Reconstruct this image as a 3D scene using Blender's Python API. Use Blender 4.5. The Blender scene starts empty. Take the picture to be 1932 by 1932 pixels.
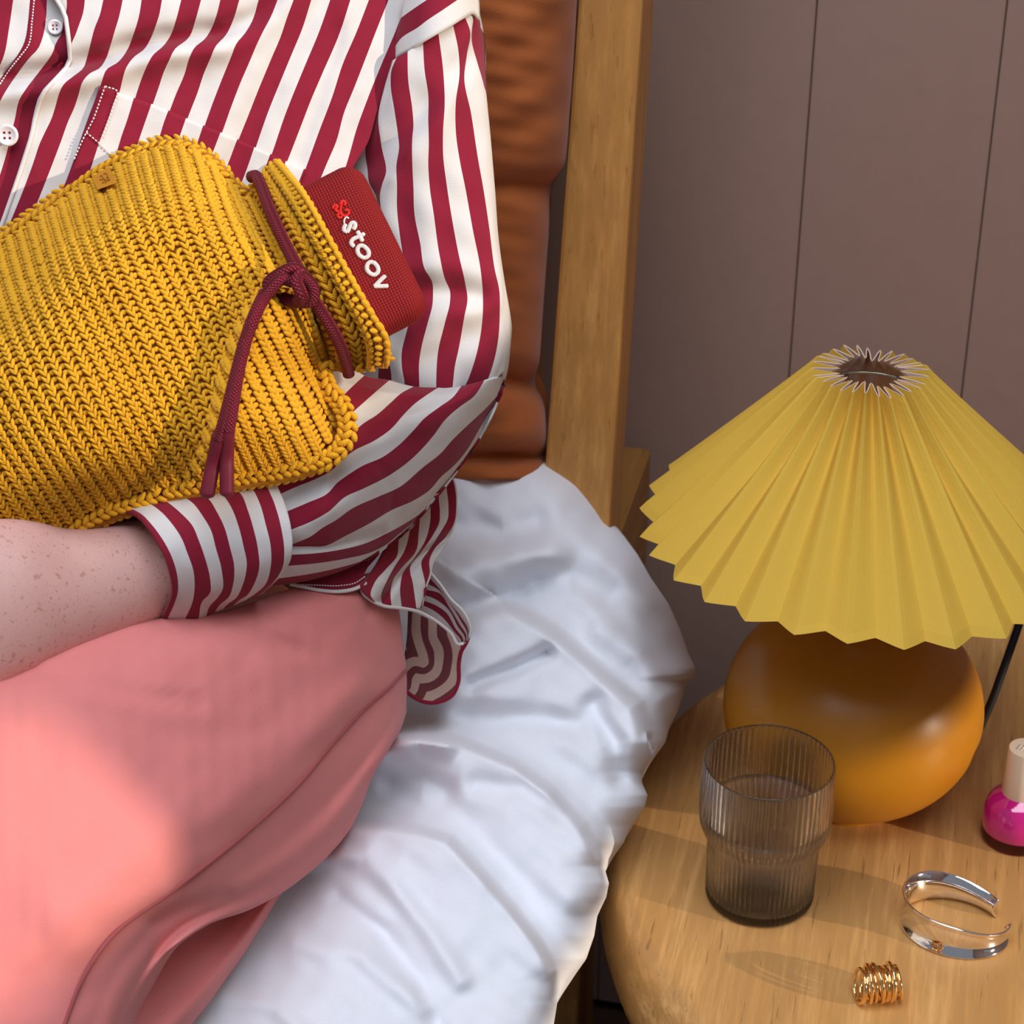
import bpy, math, random
import numpy as np
from mathutils import Vector, Matrix

random.seed(4); rng = np.random.default_rng(4)
S = bpy.context.scene
COL = S.collection

# ------------------------------------------------------------------ camera
FPX, CPX = 4300.0, 966.0                      # focal length and centre in photo pixels
_p, _y, _r = (math.radians(a) for a in (29.0, 12.0, 0.6))
_fw = np.array([-math.sin(_y), math.cos(_y), 0]); _rt = np.array([math.cos(_y), math.sin(_y), 0]); _z = np.array([0, 0, 1.0])
FWD = math.cos(_p) * _fw - math.sin(_p) * _z
_up = math.sin(_p) * _fw + math.cos(_p) * _z
RT = math.cos(_r) * _rt + math.sin(_r) * _up
UP = math.cos(_r) * _up - math.sin(_r) * _rt
CAM = np.array([0, 0, 1.42])
cd = bpy.data.cameras.new('camera'); cam = bpy.data.objects.new('camera', cd); COL.objects.link(cam)
M = Matrix.Identity(4)
for i in range(3):
    M[i][0], M[i][1], M[i][2], M[i][3] = RT[i], UP[i], -FWD[i], CAM[i]
cam.matrix_world = M
cd.sensor_width = 36; cd.lens = 36 * FPX / 1932; cd.clip_start = .05
cd.dof.use_dof = True; cd.dof.focus_distance = 1.30; cd.dof.aperture_fstop = 16
S.camera = cam

# ------------------------------------------------------------------ light
S.view_settings.view_transform = 'Standard'; S.view_settings.look = 'None'
S.view_settings.gamma = 1; S.view_settings.use_curve_mapping = False
S.view_settings.exposure = 0.0
W = bpy.data.worlds.new('sky'); S.world = W; W.use_nodes = True
W.node_tree.nodes['Background'].inputs[0].default_value = (.80, .86, 1.0, 1)
W.node_tree.nodes['Background'].inputs[1].default_value = .22
SUN = Vector((.97, -.22, .268)).normalized()
sd = bpy.data.lights.new('sun', 'SUN'); sd.energy = 3.0; sd.color = (1, .87, .70); sd.angle = math.radians(.9)
sd.cycles.is_caustics_light = True
so = bpy.data.objects.new('sun', sd); COL.objects.link(so)
so.rotation_euler = SUN.to_track_quat('Z', 'Y').to_euler(); so.location = (3, -.7, 1.5)
ad = bpy.data.lights.new('overhead_fill', 'AREA'); ad.shape = 'RECTANGLE'; ad.size = 1.8; ad.size_y = 1.6  # added overhead fill light for the bed; no window stands there
ad.energy = 53; ad.color = (.80, .88, 1.0)
ao = bpy.data.objects.new('overhead_fill', ad); COL.objects.link(ao)
ao.location = (-.15, .42, 2.75)
ao.rotation_euler = (Vector(ao.location) - Vector((-.3, 1.05, .65))).to_track_quat('Z', 'Y').to_euler()
S.cycles.use_denoising = True
S.cycles.max_bounces = 32; S.cycles.transmission_bounces = 32; S.cycles.transparent_max_bounces = 32; S.cycles.glossy_bounces = 6; S.cycles.diffuse_bounces = 4
S.cycles.sample_clamp_indirect = 4

# ------------------------------------------------------------------ helpers
def ray(x, y):
    x = np.asarray(x, float)[..., None]; y = np.asarray(y, float)[..., None]
    return FWD + (x - CPX) / FPX * RT + (CPX - y) / FPX * UP
def P(x, y, d): return CAM + np.asarray(d, float)[..., None] * ray(x, y)          # point seen at (x, y), depth d
def onz(x, y, h):
    r = ray(x, y); return CAM + r * ((h - CAM[2]) / r[..., 2])[..., None]
def ony(x, y, Y):
    r = ray(x, y); return CAM + r * (np.asarray(Y, float) / r[..., 1])[..., None]
def zdepth(x, y, h): return (h - CAM[2]) / ray(x, y)[..., 2]
def V3(*a): return np.array(a, float)
def nrm(v): v = np.asarray(v, float); return v / (np.linalg.norm(v, axis=-1, keepdims=True) + 1e-12)

def crs(pts, n, sub=24):
    """Catmull-Rom through pts (k, c), resampled to n points evenly along the first two (or three) coordinates."""
    p = np.asarray(pts, float); k = len(p)
    if k == 1: return np.repeat(p, n, 0)
    g = min(p.shape[1], 2)
    L = np.r_[0, np.cumsum(np.linalg.norm(np.diff(p[:, :g], axis=0), axis=1) + 1e-9)]
    m = np.zeros_like(p)
    m[0] = (p[1] - p[0]) / (L[1] - L[0]); m[-1] = (p[-1] - p[-2]) / (L[-1] - L[-2])
    for i in range(1, k - 1):
        a = (p[i] - p[i - 1]) / (L[i] - L[i - 1]); b = (p[i + 1] - p[i]) / (L[i + 1] - L[i])
        h0, h1 = L[i] - L[i - 1], L[i + 1] - L[i]
        m[i] = (a * h1 + b * h0) / (h0 + h1)
    t = np.linspace(0, L[-1], max(n, k * sub)); i = np.clip(np.searchsorted(L, t, side='right') - 1, 0, k - 2)
    h = (L[i + 1] - L[i]); s = ((t - L[i]) / h)[:, None]; h = h[:, None]
    q = (2*s**3 - 3*s**2 + 1)*p[i] + (s**3 - 2*s**2 + s)*h*m[i] + (-2*s**3 + 3*s**2)*p[i+1] + (s**3 - s**2)*h*m[i+1]
    D = np.r_[0, np.cumsum(np.linalg.norm(np.diff(q[:, :g], axis=0), axis=1))]
    T = np.linspace(0, D[-1], n)
    return np.stack([np.interp(T, D, q[:, c]) for c in range(q.shape[1])], 1)

def across(G, sub, par=None):
    """Refine a grid (cols, rows, c) across its columns with cubic interpolation; returns the grid and the fractional column of each."""
    k = G.shape[0]
    t = np.linspace(0, k - 1, (k - 1) * sub + 1)
    i = np.clip(t.astype(int), 0, k - 2); s = (t - i)[:, None, None]
    dl = np.linalg.norm(np.diff(G[..., :2], axis=0), axis=2)[..., None] + 1e-6
    m = np.zeros_like(G); sl = np.diff(G, axis=0) / dl
    m[0], m[-1] = sl[0], sl[-1]
    m[1:-1] = (sl[:-1] * dl[1:] + sl[1:] * dl[:-1]) / (dl[1:] + dl[:-1])
    h = dl[i]
    return (2*s**3-3*s**2+1)*G[i] + (s**3-2*s**2+s)*h*m[i] + (-2*s**3+3*s**2)*G[i+1] + (s**3-s**2)*h*m[i+1], t

def seg_dist(px, py, poly):
    """Distance in pixels to a polyline, signed: positive to the left of its direction as seen in the picture (y down)."""
    px = np.asarray(px, float); py = np.asarray(py, float)
    best = np.full(px.shape, 1e9); sign = np.ones(px.shape)
    for (x0, y0), (x1, y1) in zip(poly[:-1], poly[1:]):
        dx, dy = x1 - x0, y1 - y0
        t = np.clip(((px - x0) * dx + (py - y0) * dy) / (dx*dx + dy*dy), 0, 1)
        ex, ey = px - x0 - t*dx, py - y0 - t*dy
        d = np.hypot(ex, ey); c = dx * ey - dy * ex
        u = d < best
        best = np.where(u, d, best); sign = np.where(u, np.where(c < 0, 1, -1), sign)
    return best * sign

def rbf(pts, lam=1e-4):
    """Smooth height through scattered (x, y, value): thin-plate spline."""
    p = np.asarray(pts, float); n = len(p); q = p[:, :2] / 500.0
    def phi(r2): return np.where(r2 > 1e-12, .5 * r2 * np.log(r2 + 1e-12), 0)
    K = phi(((q[:, None] - q[None]) ** 2).sum(2)) + lam * np.eye(n)
    A = np.zeros((n + 3, n + 3)); A[:n, :n] = K; A[:n, n] = 1; A[:n, n+1:] = q; A[n, :n] = 1; A[n+1:, :n] = q.T
    w = np.linalg.solve(A, np.r_[p[:, 2], 0, 0, 0])
    def f(x, y):
        x = np.asarray(x, float) / 500; y = np.asarray(y, float) / 500
        o = w[n] + w[n+1] * x + w[n+2] * y
        for i in range(n): o = o + w[i] * phi((x - q[i, 0])**2 + (y - q[i, 1])**2)
        return o
    return f

def sstep(a, b, x): t = np.clip((x - a) / (b - a), 0, 1); return t * t * (3 - 2 * t)

def wob(x, y, seed, scale, n=7):
    """Smooth pseudo-random field, about -1..1."""
    r = np.random.default_rng(seed); o = 0
    for i in range(n):
        a = r.uniform(0, 6.28); f = r.uniform(.6, 1.7) / scale * 6.28; ph = r.uniform(0, 6.28)
        o = o + np.sin((x * math.cos(a) + y * math.sin(a)) * f + ph)
    return o / n * 1.6

ORIG = {}
def link(name, verts, faces, mat, parent=None, uv=None, smooth=True, loc=None, mats=None, fmat=None, split=None):
    me = bpy.data.meshes.new(name)
    v = np.asarray(verts, float)
    o0 = ORIG[parent.name] if parent is not None else (V3(*loc) if loc is not None else V3(0, 0, 0))
    me.from_pydata((v - o0).tolist(), [], faces if isinstance(faces, list) else faces.tolist())
    for m in (mats or [mat]): me.materials.append(m)
    if fmat is not None: me.polygons.foreach_set('material_index', np.asarray(fmat, np.int32))
    if smooth: me.polygons.foreach_set('use_smooth', np.ones(len(me.polygons), bool))
    if uv is not None:
        ul = me.uv_layers.new(name='UVMap'); li = np.zeros(len(me.loops), np.int32); me.loops.foreach_get('vertex_index', li)
        ul.data.foreach_set('uv', np.asarray(uv, np.float32)[li].ravel())
    me.update()
    ob = bpy.data.objects.new(name, me); COL.objects.link(ob)
    if parent is not None: ob.parent = parent
    else: ob.location = o0
    ORIG[ob.name] = o0
    if split: 
        mo = ob.modifiers.new('edge', 'EDGE_SPLIT'); mo.split_angle = math.radians(split)
    return ob
def empty(name, loc):
    e = bpy.data.objects.new(name, None); COL.objects.link(e); e.location = loc; e.empty_display_size = .03; ORIG[e.name] = V3(*loc); return e
def tag(o, label=None, cat=None, group=None, kind=None):
    for k, v in (('label', label), ('category', cat), ('group', group), ('kind', kind)):
        if v: o[k] = v
    return o
def grid_faces(nu, nv, cu=False, cv=False, off=0):
    f = []
    for i in range(nu if cu else nu - 1):
        for j in range(nv if cv else nv - 1):
            a, b = i, (i + 1) % nu; c, d = j, (j + 1) % nv
            f.append((off + a*nv + c, off + b*nv + c, off + b*nv + d, off + a*nv + d))
    return f
def facing(v, f):
    """Turn all faces so that the middle one looks back at the viewer's side."""
    v = np.asarray(v).reshape(-1, 3); q = f[len(f)//2]
    return [x[::-1] for x in f] if np.cross(v[q[1]] - v[q[0]], v[q[2]] - v[q[0]]) @ FWD > 0 else f
def solid(ob, t, off=-1.0):
    m = ob.modifiers.new('thick', 'SOLIDIFY'); m.thickness = t; m.offset = off; return m

class MB:
    """Collects shapes into one mesh."""
    def __init__(s): s.v = []; s.f = []; s.uv = []; s.n = 0
    def add(s, v, f, uv=None):
        v = np.asarray(v, float); s.v.append(v); s.f += [tuple(i + s.n for i in q) for q in f]
        s.uv.append(np.zeros((len(v), 2)) if uv is None else np.asarray(uv, float)); s.n += len(v); return s
    def box(s, c, size, rot=None, bev=.0):
        c = V3(*c); h = V3(*size) / 2; b = min(bev, h.min() * .9)
        R_ = np.eye(3) if rot is None else np.asarray(rot, float)
        if b <= 0:
            v = [[x, y, z] for x in (-1, 1) for y in (-1, 1) for z in (-1, 1)]
            return s.add(np.array(v) * h @ R_.T + c, [(0,1,3,2),(4,6,7,5),(0,4,5,1),(2,3,7,6),(0,2,6,4),(1,5,7,3)])
        vs = []; idx = {}
        for x in (-1, 1):
            for y in (-1, 1):
                for z in (-1, 1):
                    for ax in range(3):
                        q = np.array([x, y, z]) * (h - b); q[ax] += np.array([x, y, z])[ax] * b
                        idx[(x, y, z, ax)] = len(vs); vs.append(q)
        f = []
        for ax in range(3):
            o1, o2 = [(1, 2), (2, 0), (0, 1)][ax]
            for sg in (-1, 1):
                q = []
                for a, bb in ((-1, -1), (1, -1), (1, 1), (-1, 1)):
                    k = [0, 0, 0]; k[ax] = sg; k[o1] = a; k[o2] = bb; q.append(idx[(*k, ax)])
                f.append(tuple(q if sg > 0 else q[::-1]))
            for a in (-1, 1):
                for bb in (-1, 1):
                    q = []
                    for sg, w in ((-1, o1), (-1, o2), (1, o2), (1, o1)):
                        k = [0, 0, 0]; k[ax] = sg; k[o1] = a; k[o2] = bb; q.append(idx[(*k, w)])
                    f.append(tuple(q))
        for x in (-1, 1):
            for y in (-1, 1):
                for z in (-1, 1): f.append(tuple(idx[(x, y, z, a)] for a in range(3)))
        return s.add(np.array(vs) @ R_.T + c, f)
    def lathe(s, prof, c, n=64, rfun=None, closed=False, rot=None):
        prof = np.asarray(prof, float); k = len(prof); v = []
        for j in range(k):
            for i in range(n):
                a = 2*math.pi*i/n; r = prof[j, 0]
                if rfun: r = rfun(j, r, a)
                v.append((r*math.cos(a), r*math.sin(a), prof[j, 1]))
        v = np.array(v)
        if rot is not None: v = v @ np.asarray(rot).T
        v = v + V3(*c)
        f = []
        for j in range(k if closed else k - 1):
            for i in range(n):
                j2 = (j+1) % k; i2 = (i+1) % n
                f.append((j*n+i, j*n+i2, j2*n+i2, j2*n+i))
        if not closed:
            f.append(tuple(range(n))[::-1]); f.append(tuple((k-1)*n + i for i in range(n)))
        return s.add(v, f)
    def tube(s, pts, r, n=12, cap=True, closed=False, up=None, flat=1.0, rn=None):
        p = np.asarray(pts, float); k = len(p)
        t = nrm(np.gradient(p, axis=0)) if not closed else nrm(np.roll(p, -1, 0) - np.roll(p, 1, 0))
        u = np.array([0, 0, 1.0]) if up is None else V3(*up)
        if abs(u @ t[0]) > .95: u = np.array([1.0, 0, 0])
        fr = []
        for i in range(k):
            u = u - t[i] * (u @ t[i]); u = u / np.linalg.norm(u); fr.append((u.copy(), np.cross(t[i], u)))
        rr = np.broadcast_to(np.asarray(r, float), (k,))
        L = np.r_[0, np.cumsum(np.linalg.norm(np.diff(p, axis=0), axis=1))]
        v = []; uv = []
        for i in range(k):
            for j in range(n):
                a = 2*math.pi*j/n
                v.append(p[i] + rr[i]*(math.cos(a)*fr[i][0]*flat + math.sin(a)*fr[i][1])); uv.append((j/n, L[i]))
        f = grid_faces(k, n, closed, True)
        f = [(a, d, c, b) for a, b, c, d in f]
        if cap and not closed:
            v.append(p[0] - t[0]*rr[0]*.5); v.append(p[-1] + t[-1]*rr[-1]*.5); uv += [(0, 0), (0, L[-1])]
            for j in range(n):
                f.append((k*n, (j+1) % n, j)); f.append((k*n+1, (k-1)*n+j, (k-1)*n+(j+1) % n))
        return s.add(v, f, uv)
    def build(s, name, mat, parent=None, loc=None, smooth=True, split=None, **kw):
        return link(name, np.concatenate(s.v), s.f, mat, parent, np.concatenate(s.uv), smooth, loc, split=split, **kw)

# ellipsoid template for yarn loops
def ell(nu=8, nv=6):
    v = [(0, 0, -1)]
    for j in range(1, nv):
        b = -math.pi/2 + math.pi*j/nv
        for i in range(nu): a = 2*math.pi*i/nu; v.append((math.cos(a)*math.cos(b), math.sin(a)*math.cos(b), math.sin(b)))
    v.append((0, 0, 1)); f = []
    for i in range(nu): f.append((0, 1+(i+1) % nu, 1+i))
    for j in range(nv-2):
        for i in range(nu):
            a = 1+j*nu+i; b = 1+j*nu+(i+1) % nu; f.append((a, b, b+nu, a+nu))
    n = len(v)-1
    for i in range(nu): f.append((n, 1+(nv-2)*nu+i, 1+(nv-2)*nu+(i+1) % nu))
    return np.array(v), f
ELV, ELF = ell()
class Blobs:
    """Many yarn loops as one mesh: each is (centre, long axis, normal, half length, half width, half height)."""
    def __init__(s): s.a = []
    def add(s, c, ax, nr, l, w, h): s.a.append((*c, *ax, *nr, l, w, h))
    def build(s, name, mat, parent):
        A = np.array(s.a); c = A[:, :3]; ax = nrm(A[:, 3:6]); nr = A[:, 6:9]
        nr = nrm(nr - ax * (nr*ax).sum(1, keepdims=True)); sd = np.cross(nr, ax)
        T = ELV.copy()
        v = c[:, None] + T[None, :, 2:3]*ax[:, None]*A[:, None, 9:10] + T[None, :, 0:1]*sd[:, None]*A[:, None, 10:11] + T[None, :, 1:2]*nr[:, None]*A[:, None, 11:12]
        n = len(T); k = len(A)
        f = [tuple(i + q*n for i in ff) for q in range(k) for ff in ELF]
        uv = np.stack([np.tile(np.arctan2(T[:, 1], T[:, 0]) / 6.283, k), np.tile(T[:, 2], k)], 1)
        return link(name, v.reshape(-1, 3), f, mat, parent, uv)

# ------------------------------------------------------------------ materials
def lin(r, g, b):
    f = lambda c: ((c/255 + .055)/1.055)**2.4 if c/255 > .04045 else c/255/12.92
    return (f(r), f(g), f(b), 1)
class NT:
    def __init__(s, name, rough=.7, spec=.3):
        s.m = bpy.data.materials.new(name); s.m.use_nodes = True; s.t = s.m.node_tree; s.n = s.t.nodes; s.b = s.n['Principled BSDF']
        s.b.inputs['Roughness'].default_value = rough; s.b.inputs['Specular IOR Level'].default_value = spec
    def node(s, kind, **kw):
        n = s.n.new(kind)
        for k, v in kw.items():
            if hasattr(n, k): setattr(n, k, v)
            else: n.inputs[k].default_value = v
        return n
    def l(s, a, b): s.t.links.new(a, b); return s
    def coord(s, which='Object', scale=(1, 1, 1), rot=(0, 0, 0)):
        c = s.node('ShaderNodeTexCoord'); m = s.node('ShaderNodeMapping'); m.inputs['Scale'].default_value = scale; m.inputs['Rotation'].default_value = rot
        s.l(c.outputs[which], m.inputs['Vector']); return m.outputs[0]
    def noise(s, vec, scale, detail=3, rough=.5):
        n = s.node('ShaderNodeTexNoise'); n.inputs['Scale'].default_value = scale; n.inputs['Detail'].default_value = detail; n.inputs['Roughness'].default_value = rough
        if vec is not None: s.l(vec, n.inputs['Vector'])
        return n.outputs['Fac']
    def ramp(s, fac, stops):
        r = s.node('ShaderNodeValToRGB'); e = r.color_ramp.elements
        while len(e) < len(stops): e.new(.5)
        for el, (p, c) in zip(e, stops): el.position = p; el.color = c if len(c) == 4 else (*c, 1)
        s.l(fac, r.inputs[0]); return r.outputs[0]
    def math(s, op, a, b=None):
        m = s.node('ShaderNodeMath'); m.operation = op
        for i, x in enumerate((a, b)):
            if x is None: continue
            if isinstance(x, (int, float)): m.inputs[i].default_value = x
            else: s.l(x, m.inputs[i])
        return m.outputs[0]
    def mix(s, fac, a, b, mode='MIX'):
        m = s.node('ShaderNodeMix'); m.data_type = 'RGBA'; m.blend_type = mode
        for i, x in ((0, fac), (6, a), (7, b)):
            if isinstance(x, (int, float)): m.inputs[i].default_value = x
            elif isinstance(x, tuple): m.inputs[i].default_value = x
            else: s.l(x, m.inputs[i])
        return m.outputs[2]
    def bump(s, h, strength=.3, dist=.001):
        b = s.node('ShaderNodeBump'); b.inputs['Strength'].default_value = strength; b.inputs['Distance'].default_value = dist
        s.l(h, b.inputs['Height']); s.l(b.outputs[0], s.b.inputs['Normal']); return s
    def color(s, c):
        if isinstance(c, tuple): s.b.inputs['Base Color'].default_value = c
        else: s.l(c, s.b.inputs['Base Color'])
        return s

def cloth(name, c, var=.10, weave=1400, bump=.25, rough=.9, sheen=.15):
    t = NT(name, rough, .15); v = t.coord('Object')
    n = t.noise(v, 14, 4); w = t.noise(v, weave, 2, .6)
    lo = tuple(x*(1-var) for x in c[:3]) + (1,); hi = tuple(min(1, x*(1+var)) for x in c[:3]) + (1,)
    col = t.mix(n, lo, hi); col = t.mix(t.math('MULTIPLY', w, .22), col, tuple(x*.6 for x in c[:3]) + (1,))
    t.color(col); t.bump(w, bump, .0006); t.b.inputs['Sheen Weight'].default_value = sheen; t.b.inputs['Sheen Roughness'].default_value = .5
    return t.m
def stripes(name, dark, light):
    t = NT(name, .88, .18); c = t.node('ShaderNodeTexCoord'); s = t.node('ShaderNodeSeparateXYZ'); t.l(c.outputs['UV'], s.inputs[0])
    fr = t.math('FRACT', s.outputs[0]); k = t.math('LESS_THAN', fr, .5)
    v = t.coord('Object'); n = t.noise(v, 30, 4); w = t.noise(v, 1600, 2, .6)
    d = t.mix(w, tuple(x*.82 for x in dark[:3]) + (1,), tuple(x*1.18 for x in dark[:3]) + (1,))
    l = t.mix(n, tuple(x*.92 for x in light[:3]) + (1,), light)
    t.color(t.mix(k, l, d)); t.bump(t.math('ADD', w, t.math('MULTIPLY', n, .8)), .22, .0006)
    t.b.inputs['Sheen Weight'].default_value = .1
    return t.m
def wood(name, dark, mid, light, axis='Y', pores=.5, rough=.45):
    t = NT(name, rough, .3)
    sc = {'X': (2, 34, 34), 'Y': (34, 2, 34), 'Z': (34, 34, 2)}[axis]
    v = t.coord('Object', sc); n = t.noise(v, 1.0, 6, .62)
    v2 = t.coord('Object', tuple(x*9 for x in sc)); p = t.noise(v2, 1.0, 3, .6)
    v3 = t.coord('Object', tuple(x*4 for x in sc)); f = t.noise(v3, 1.0, 4, .7)
    col = t.ramp(n, [(.30, dark), (.5, mid), (.72, light)])
    col = t.mix(t.ramp(f, [(.42, (1, 1, 1)), (.62, (0, 0, 0))]), col, tuple(x*.82 for x in mid[:3]) + (1,))
    pr = t.ramp(p, [(.30, (1, 1, 1)), (.38, (0, 0, 0))])
    col = t.mix(t.math('MULTIPLY', pr, pores), col, tuple(x*.45 for x in dark[:3]) + (1,))
    t.color(col)
    h = t.math('SUBTRACT', t.math('MULTIPLY', f, .35), t.math('MULTIPLY', pr, .8)); t.bump(h, .35, .0008)
    return t.m
def plain(name, c, rough=.5, spec=.4, metal=0, **kw):
    t = NT(name, rough, spec); t.color(c); t.b.inputs['Metallic'].default_value = metal
    v = t.coord('Object'); n = t.noise(v, 60, 3)
    t.color(t.mix(n, tuple(x*.94 for x in c[:3]) + (1,), tuple(min(1, x*1.05) for x in c[:3]) + (1,)))
    for k, x in kw.items(): t.b.inputs[k].default_value = x
    return t.m

MAROON, CREAM = lin(132, 24, 46), lin(213, 206, 201)
M_STR = stripes('striped_cotton', MAROON, CREAM)
M_INS_SHADE = stripes('striped_cotton_inside_shaded', lin(100, 48, 52), lin(176, 144, 130))  # muted reverse stripes, darkened further for the shade inside the tail
M_MAR = cloth('maroon_cotton', MAROON, .08)
M_CRM = cloth('cream_cotton', lin(218, 210, 205), .05)
M_PANT = cloth('coral_cotton', lin(222, 130, 125), .06, 1500, .3)
M_PSEAM = cloth('coral_seam', lin(160, 80, 80), .06)
M_DUV = cloth('white_bed_linen', lin(234, 234, 238), .03, 900, .12, .85, .1)
M_MATT = cloth('mattress_ticking', lin(225, 222, 216), .04)
M_CUSH = cloth('rust_linen', lin(168, 92, 46), .10, 700, .4)
M_POUCH = None
M_WALL = plain('mauve_paint', lin(158, 127, 112), .7, .2)
M_OAK = wood('oak_headboard', lin(168, 112, 54), lin(196, 138, 72), lin(212, 160, 92), 'Z', .35)
M_OAKR = wood('oak_rail', lin(128, 84, 38), lin(160, 110, 54), lin(182, 132, 72), 'Y', .35)
M_OAKT = wood('oak_table', lin(168, 116, 62), lin(196, 144, 84), lin(212, 164, 104), 'Y', .55)
M_FLOOR = wood('dark_floorboards', lin(52, 36, 28), lin(70, 50, 38), lin(86, 62, 46), 'Y', .4)
M_WHITE = plain('white_paint', lin(226, 222, 216), .7, .2)
M_BTN = plain('white_button', lin(232, 222, 220), .3, .5)
M_THREAD = plain('white_thread', lin(236, 226, 222), .8, .2)
M_OCHRE = plain('ochre_glaze', lin(188, 122, 18), .34, .5)
M_BLACK = plain('black_cable', lin(14, 14, 18), .6, .3)
M_BRASS = plain('dull_metal', lin(190, 180, 160), .35, .5, 1.0)
M_CREAMP = plain('cream_cap', lin(236, 216, 190), .38, .45)

def yarn():
    t = NT('mustard_yarn', .85, .2); v = t.coord('Object'); n = t.noise(v, 40, 3); w = t.noise(v, 900, 2, .7)
    c = t.coord('UV'); wv = t.node('ShaderNodeTexWave'); wv.wave_type = 'BANDS'; wv.bands_direction = 'DIAGONAL'; wv.inputs['Scale'].default_value = 1.6; wv.inputs['Distortion'].default_value = .6
    t.l(c, wv.inputs['Vector'])
    col = t.mix(n, lin(214, 152, 26), lin(238, 178, 38)); col = t.mix(t.math('MULTIPLY', w, .3), col, lin(176, 112, 14)); t.color(col)
    t.bump(t.math('ADD', w, wv.outputs['Fac']), .35, .0006); t.b.inputs['Sheen Weight'].default_value = .25; t.b.inputs['Sheen Tint'].default_value = (1, .8, .3, 1)
    return t.m
M_YARN = yarn(); M_YBASE = cloth('mustard_knit_ground', lin(176, 112, 14), .1, 500, .5)
def weave(name, a, b, sc):
    t = NT(name, .75, .25); c = t.coord('UV', (sc, sc, 1)); br = t.node('ShaderNodeTexChecker'); br.inputs['Scale'].default_value = 1.0
    t.l(c, br.inputs['Vector']); s = t.node('ShaderNodeSeparateXYZ'); t.l(c, s.inputs[0])
    h = t.math('ABSOLUTE', t.math('MULTIPLY', t.math('SINE', t.math('MULTIPLY', s.outputs[0], math.pi)), t.math('SINE', t.math('MULTIPLY', s.outputs[1], math.pi))))
    n = t.noise(t.coord('Object'), 900, 2)
    t.color(t.mix(h, a, t.mix(n, b, tuple(x*1.3 for x in b[:3]) + (1,)))); t.bump(h, .7, .0006); return t.m
M_POUCH = weave('red_woven_canvas', lin(92, 10, 12), lin(158, 26, 24), 1.0)
def rope():
    t = NT('maroon_braid', .65, .35); c = t.coord('UV'); s = t.node('ShaderNodeSeparateXYZ'); t.l(c, s.inputs[0])
    a = t.math('MULTIPLY', s.outputs[0], 8.0); b = t.math('MULTIPLY', s.outputs[1], 560.0)
    h1 = t.math('SINE', t.math('MULTIPLY', t.math('ADD', a, b), math.pi)); h2 = t.math('SINE', t.math('MULTIPLY', t.math('SUBTRACT', a, b), math.pi))
    h = t.math('ABSOLUTE', t.math('MULTIPLY', h1, h2))
    t.color(t.mix(h, lin(92, 12, 30), lin(166, 36, 58))); t.bump(h, 1.0, .0011); return t.m
M_ROPE = rope(); M_TIP = plain('maroon_rubber', lin(112, 30, 46), .5, .3)
def thread(name, c):
    t = NT(name, .45, .5); u = t.coord('UV'); s = t.node('ShaderNodeSeparateXYZ'); t.l(u, s.inputs[0])
    h = t.math('SINE', t.math('MULTIPLY', s.outputs[1], 9000.0)); t.color(t.mix(t.math('MULTIPLY', t.math('ADD', h, 1), .5), tuple(x*.8 for x in c[:3]) + (1,), c)); t.bump(h, .5, .0004); return t.m
M_EMBW = thread('white_embroidery', lin(238, 230, 222)); M_EMBR = thread('red_embroidery', lin(226, 30, 22))
def skin():
    t = NT('skin', .48, .4); v = t.coord('Object'); n = t.noise(v, 26, 4); f = t.noise(v, 620, 1, .4); f2 = t.noise(v, 300, 1, .4); w = t.noise(t.coord('Object', (1, 1, 1)), 420, 3, .6)
    col = t.mix(n, lin(206, 150, 140), lin(228, 182, 168))
    col = t.mix(t.math('MULTIPLY', t.ramp(f, [(.66, (0, 0, 0)), (.74, (1, 1, 1))]), .40), col, lin(160, 104, 78))
    col = t.mix(t.math('MULTIPLY', t.ramp(f2, [(.66, (0, 0, 0)), (.72, (1, 1, 1))]), .45), col, lin(168, 106, 74))
    t.color(col); t.bump(w, .22, .0008)
    t.b.inputs['Subsurface Weight'].default_value = .12; t.b.inputs['Subsurface Radius'].default_value = (.012, .004, .002); t.b.inputs['Subsurface Scale'].default_value = .6
    return t.m
M_SKIN = skin()
def shade(name, c, tr):
    t = NT(name, .85, .15); w = t.noise(t.coord('Object'), 1500, 2, .6); t.color(t.mix(w, tuple(x*.88 for x in c[:3]) + (1,), c)); t.bump(w, .2, .0005)
    tl = t.node('ShaderNodeBsdfTranslucent'); tl.inputs[0].default_value = c; mx = t.node('ShaderNodeMixShader'); mx.inputs[0].default_value = tr
    t.l(t.b.outputs[0], mx.inputs[1]); t.l(tl.outputs[0], mx.inputs[2]); t.l(mx.outputs[0], t.n['Material Output'].inputs[0]); return t.m
M_SHADE = shade('yellow_pleated_cloth', lin(228, 184, 74), .10); M_LINING = shade('pale_lining', lin(226, 200, 182), .10)
def glass(name, c=(1, 1, 1, 1), ior=1.46, rough=0, clear=0.5):
    t = NT(name, rough, .5); t.b.inputs['Base Color'].default_value = c; t.b.inputs['Transmission Weight'].default_value = 1; t.b.inputs['IOR'].default_value = ior
    tr_ = t.node('ShaderNodeBsdfTransparent'); tr_.inputs[0].default_value = c; mx = t.node('ShaderNodeMixShader'); mx.inputs[0].default_value = clear
    t.l(t.b.outputs[0], mx.inputs[1]); t.l(tr_.outputs[0], mx.inputs[2]); t.l(mx.outputs[0], t.n['Material Output'].inputs[0]); return t.m
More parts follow.
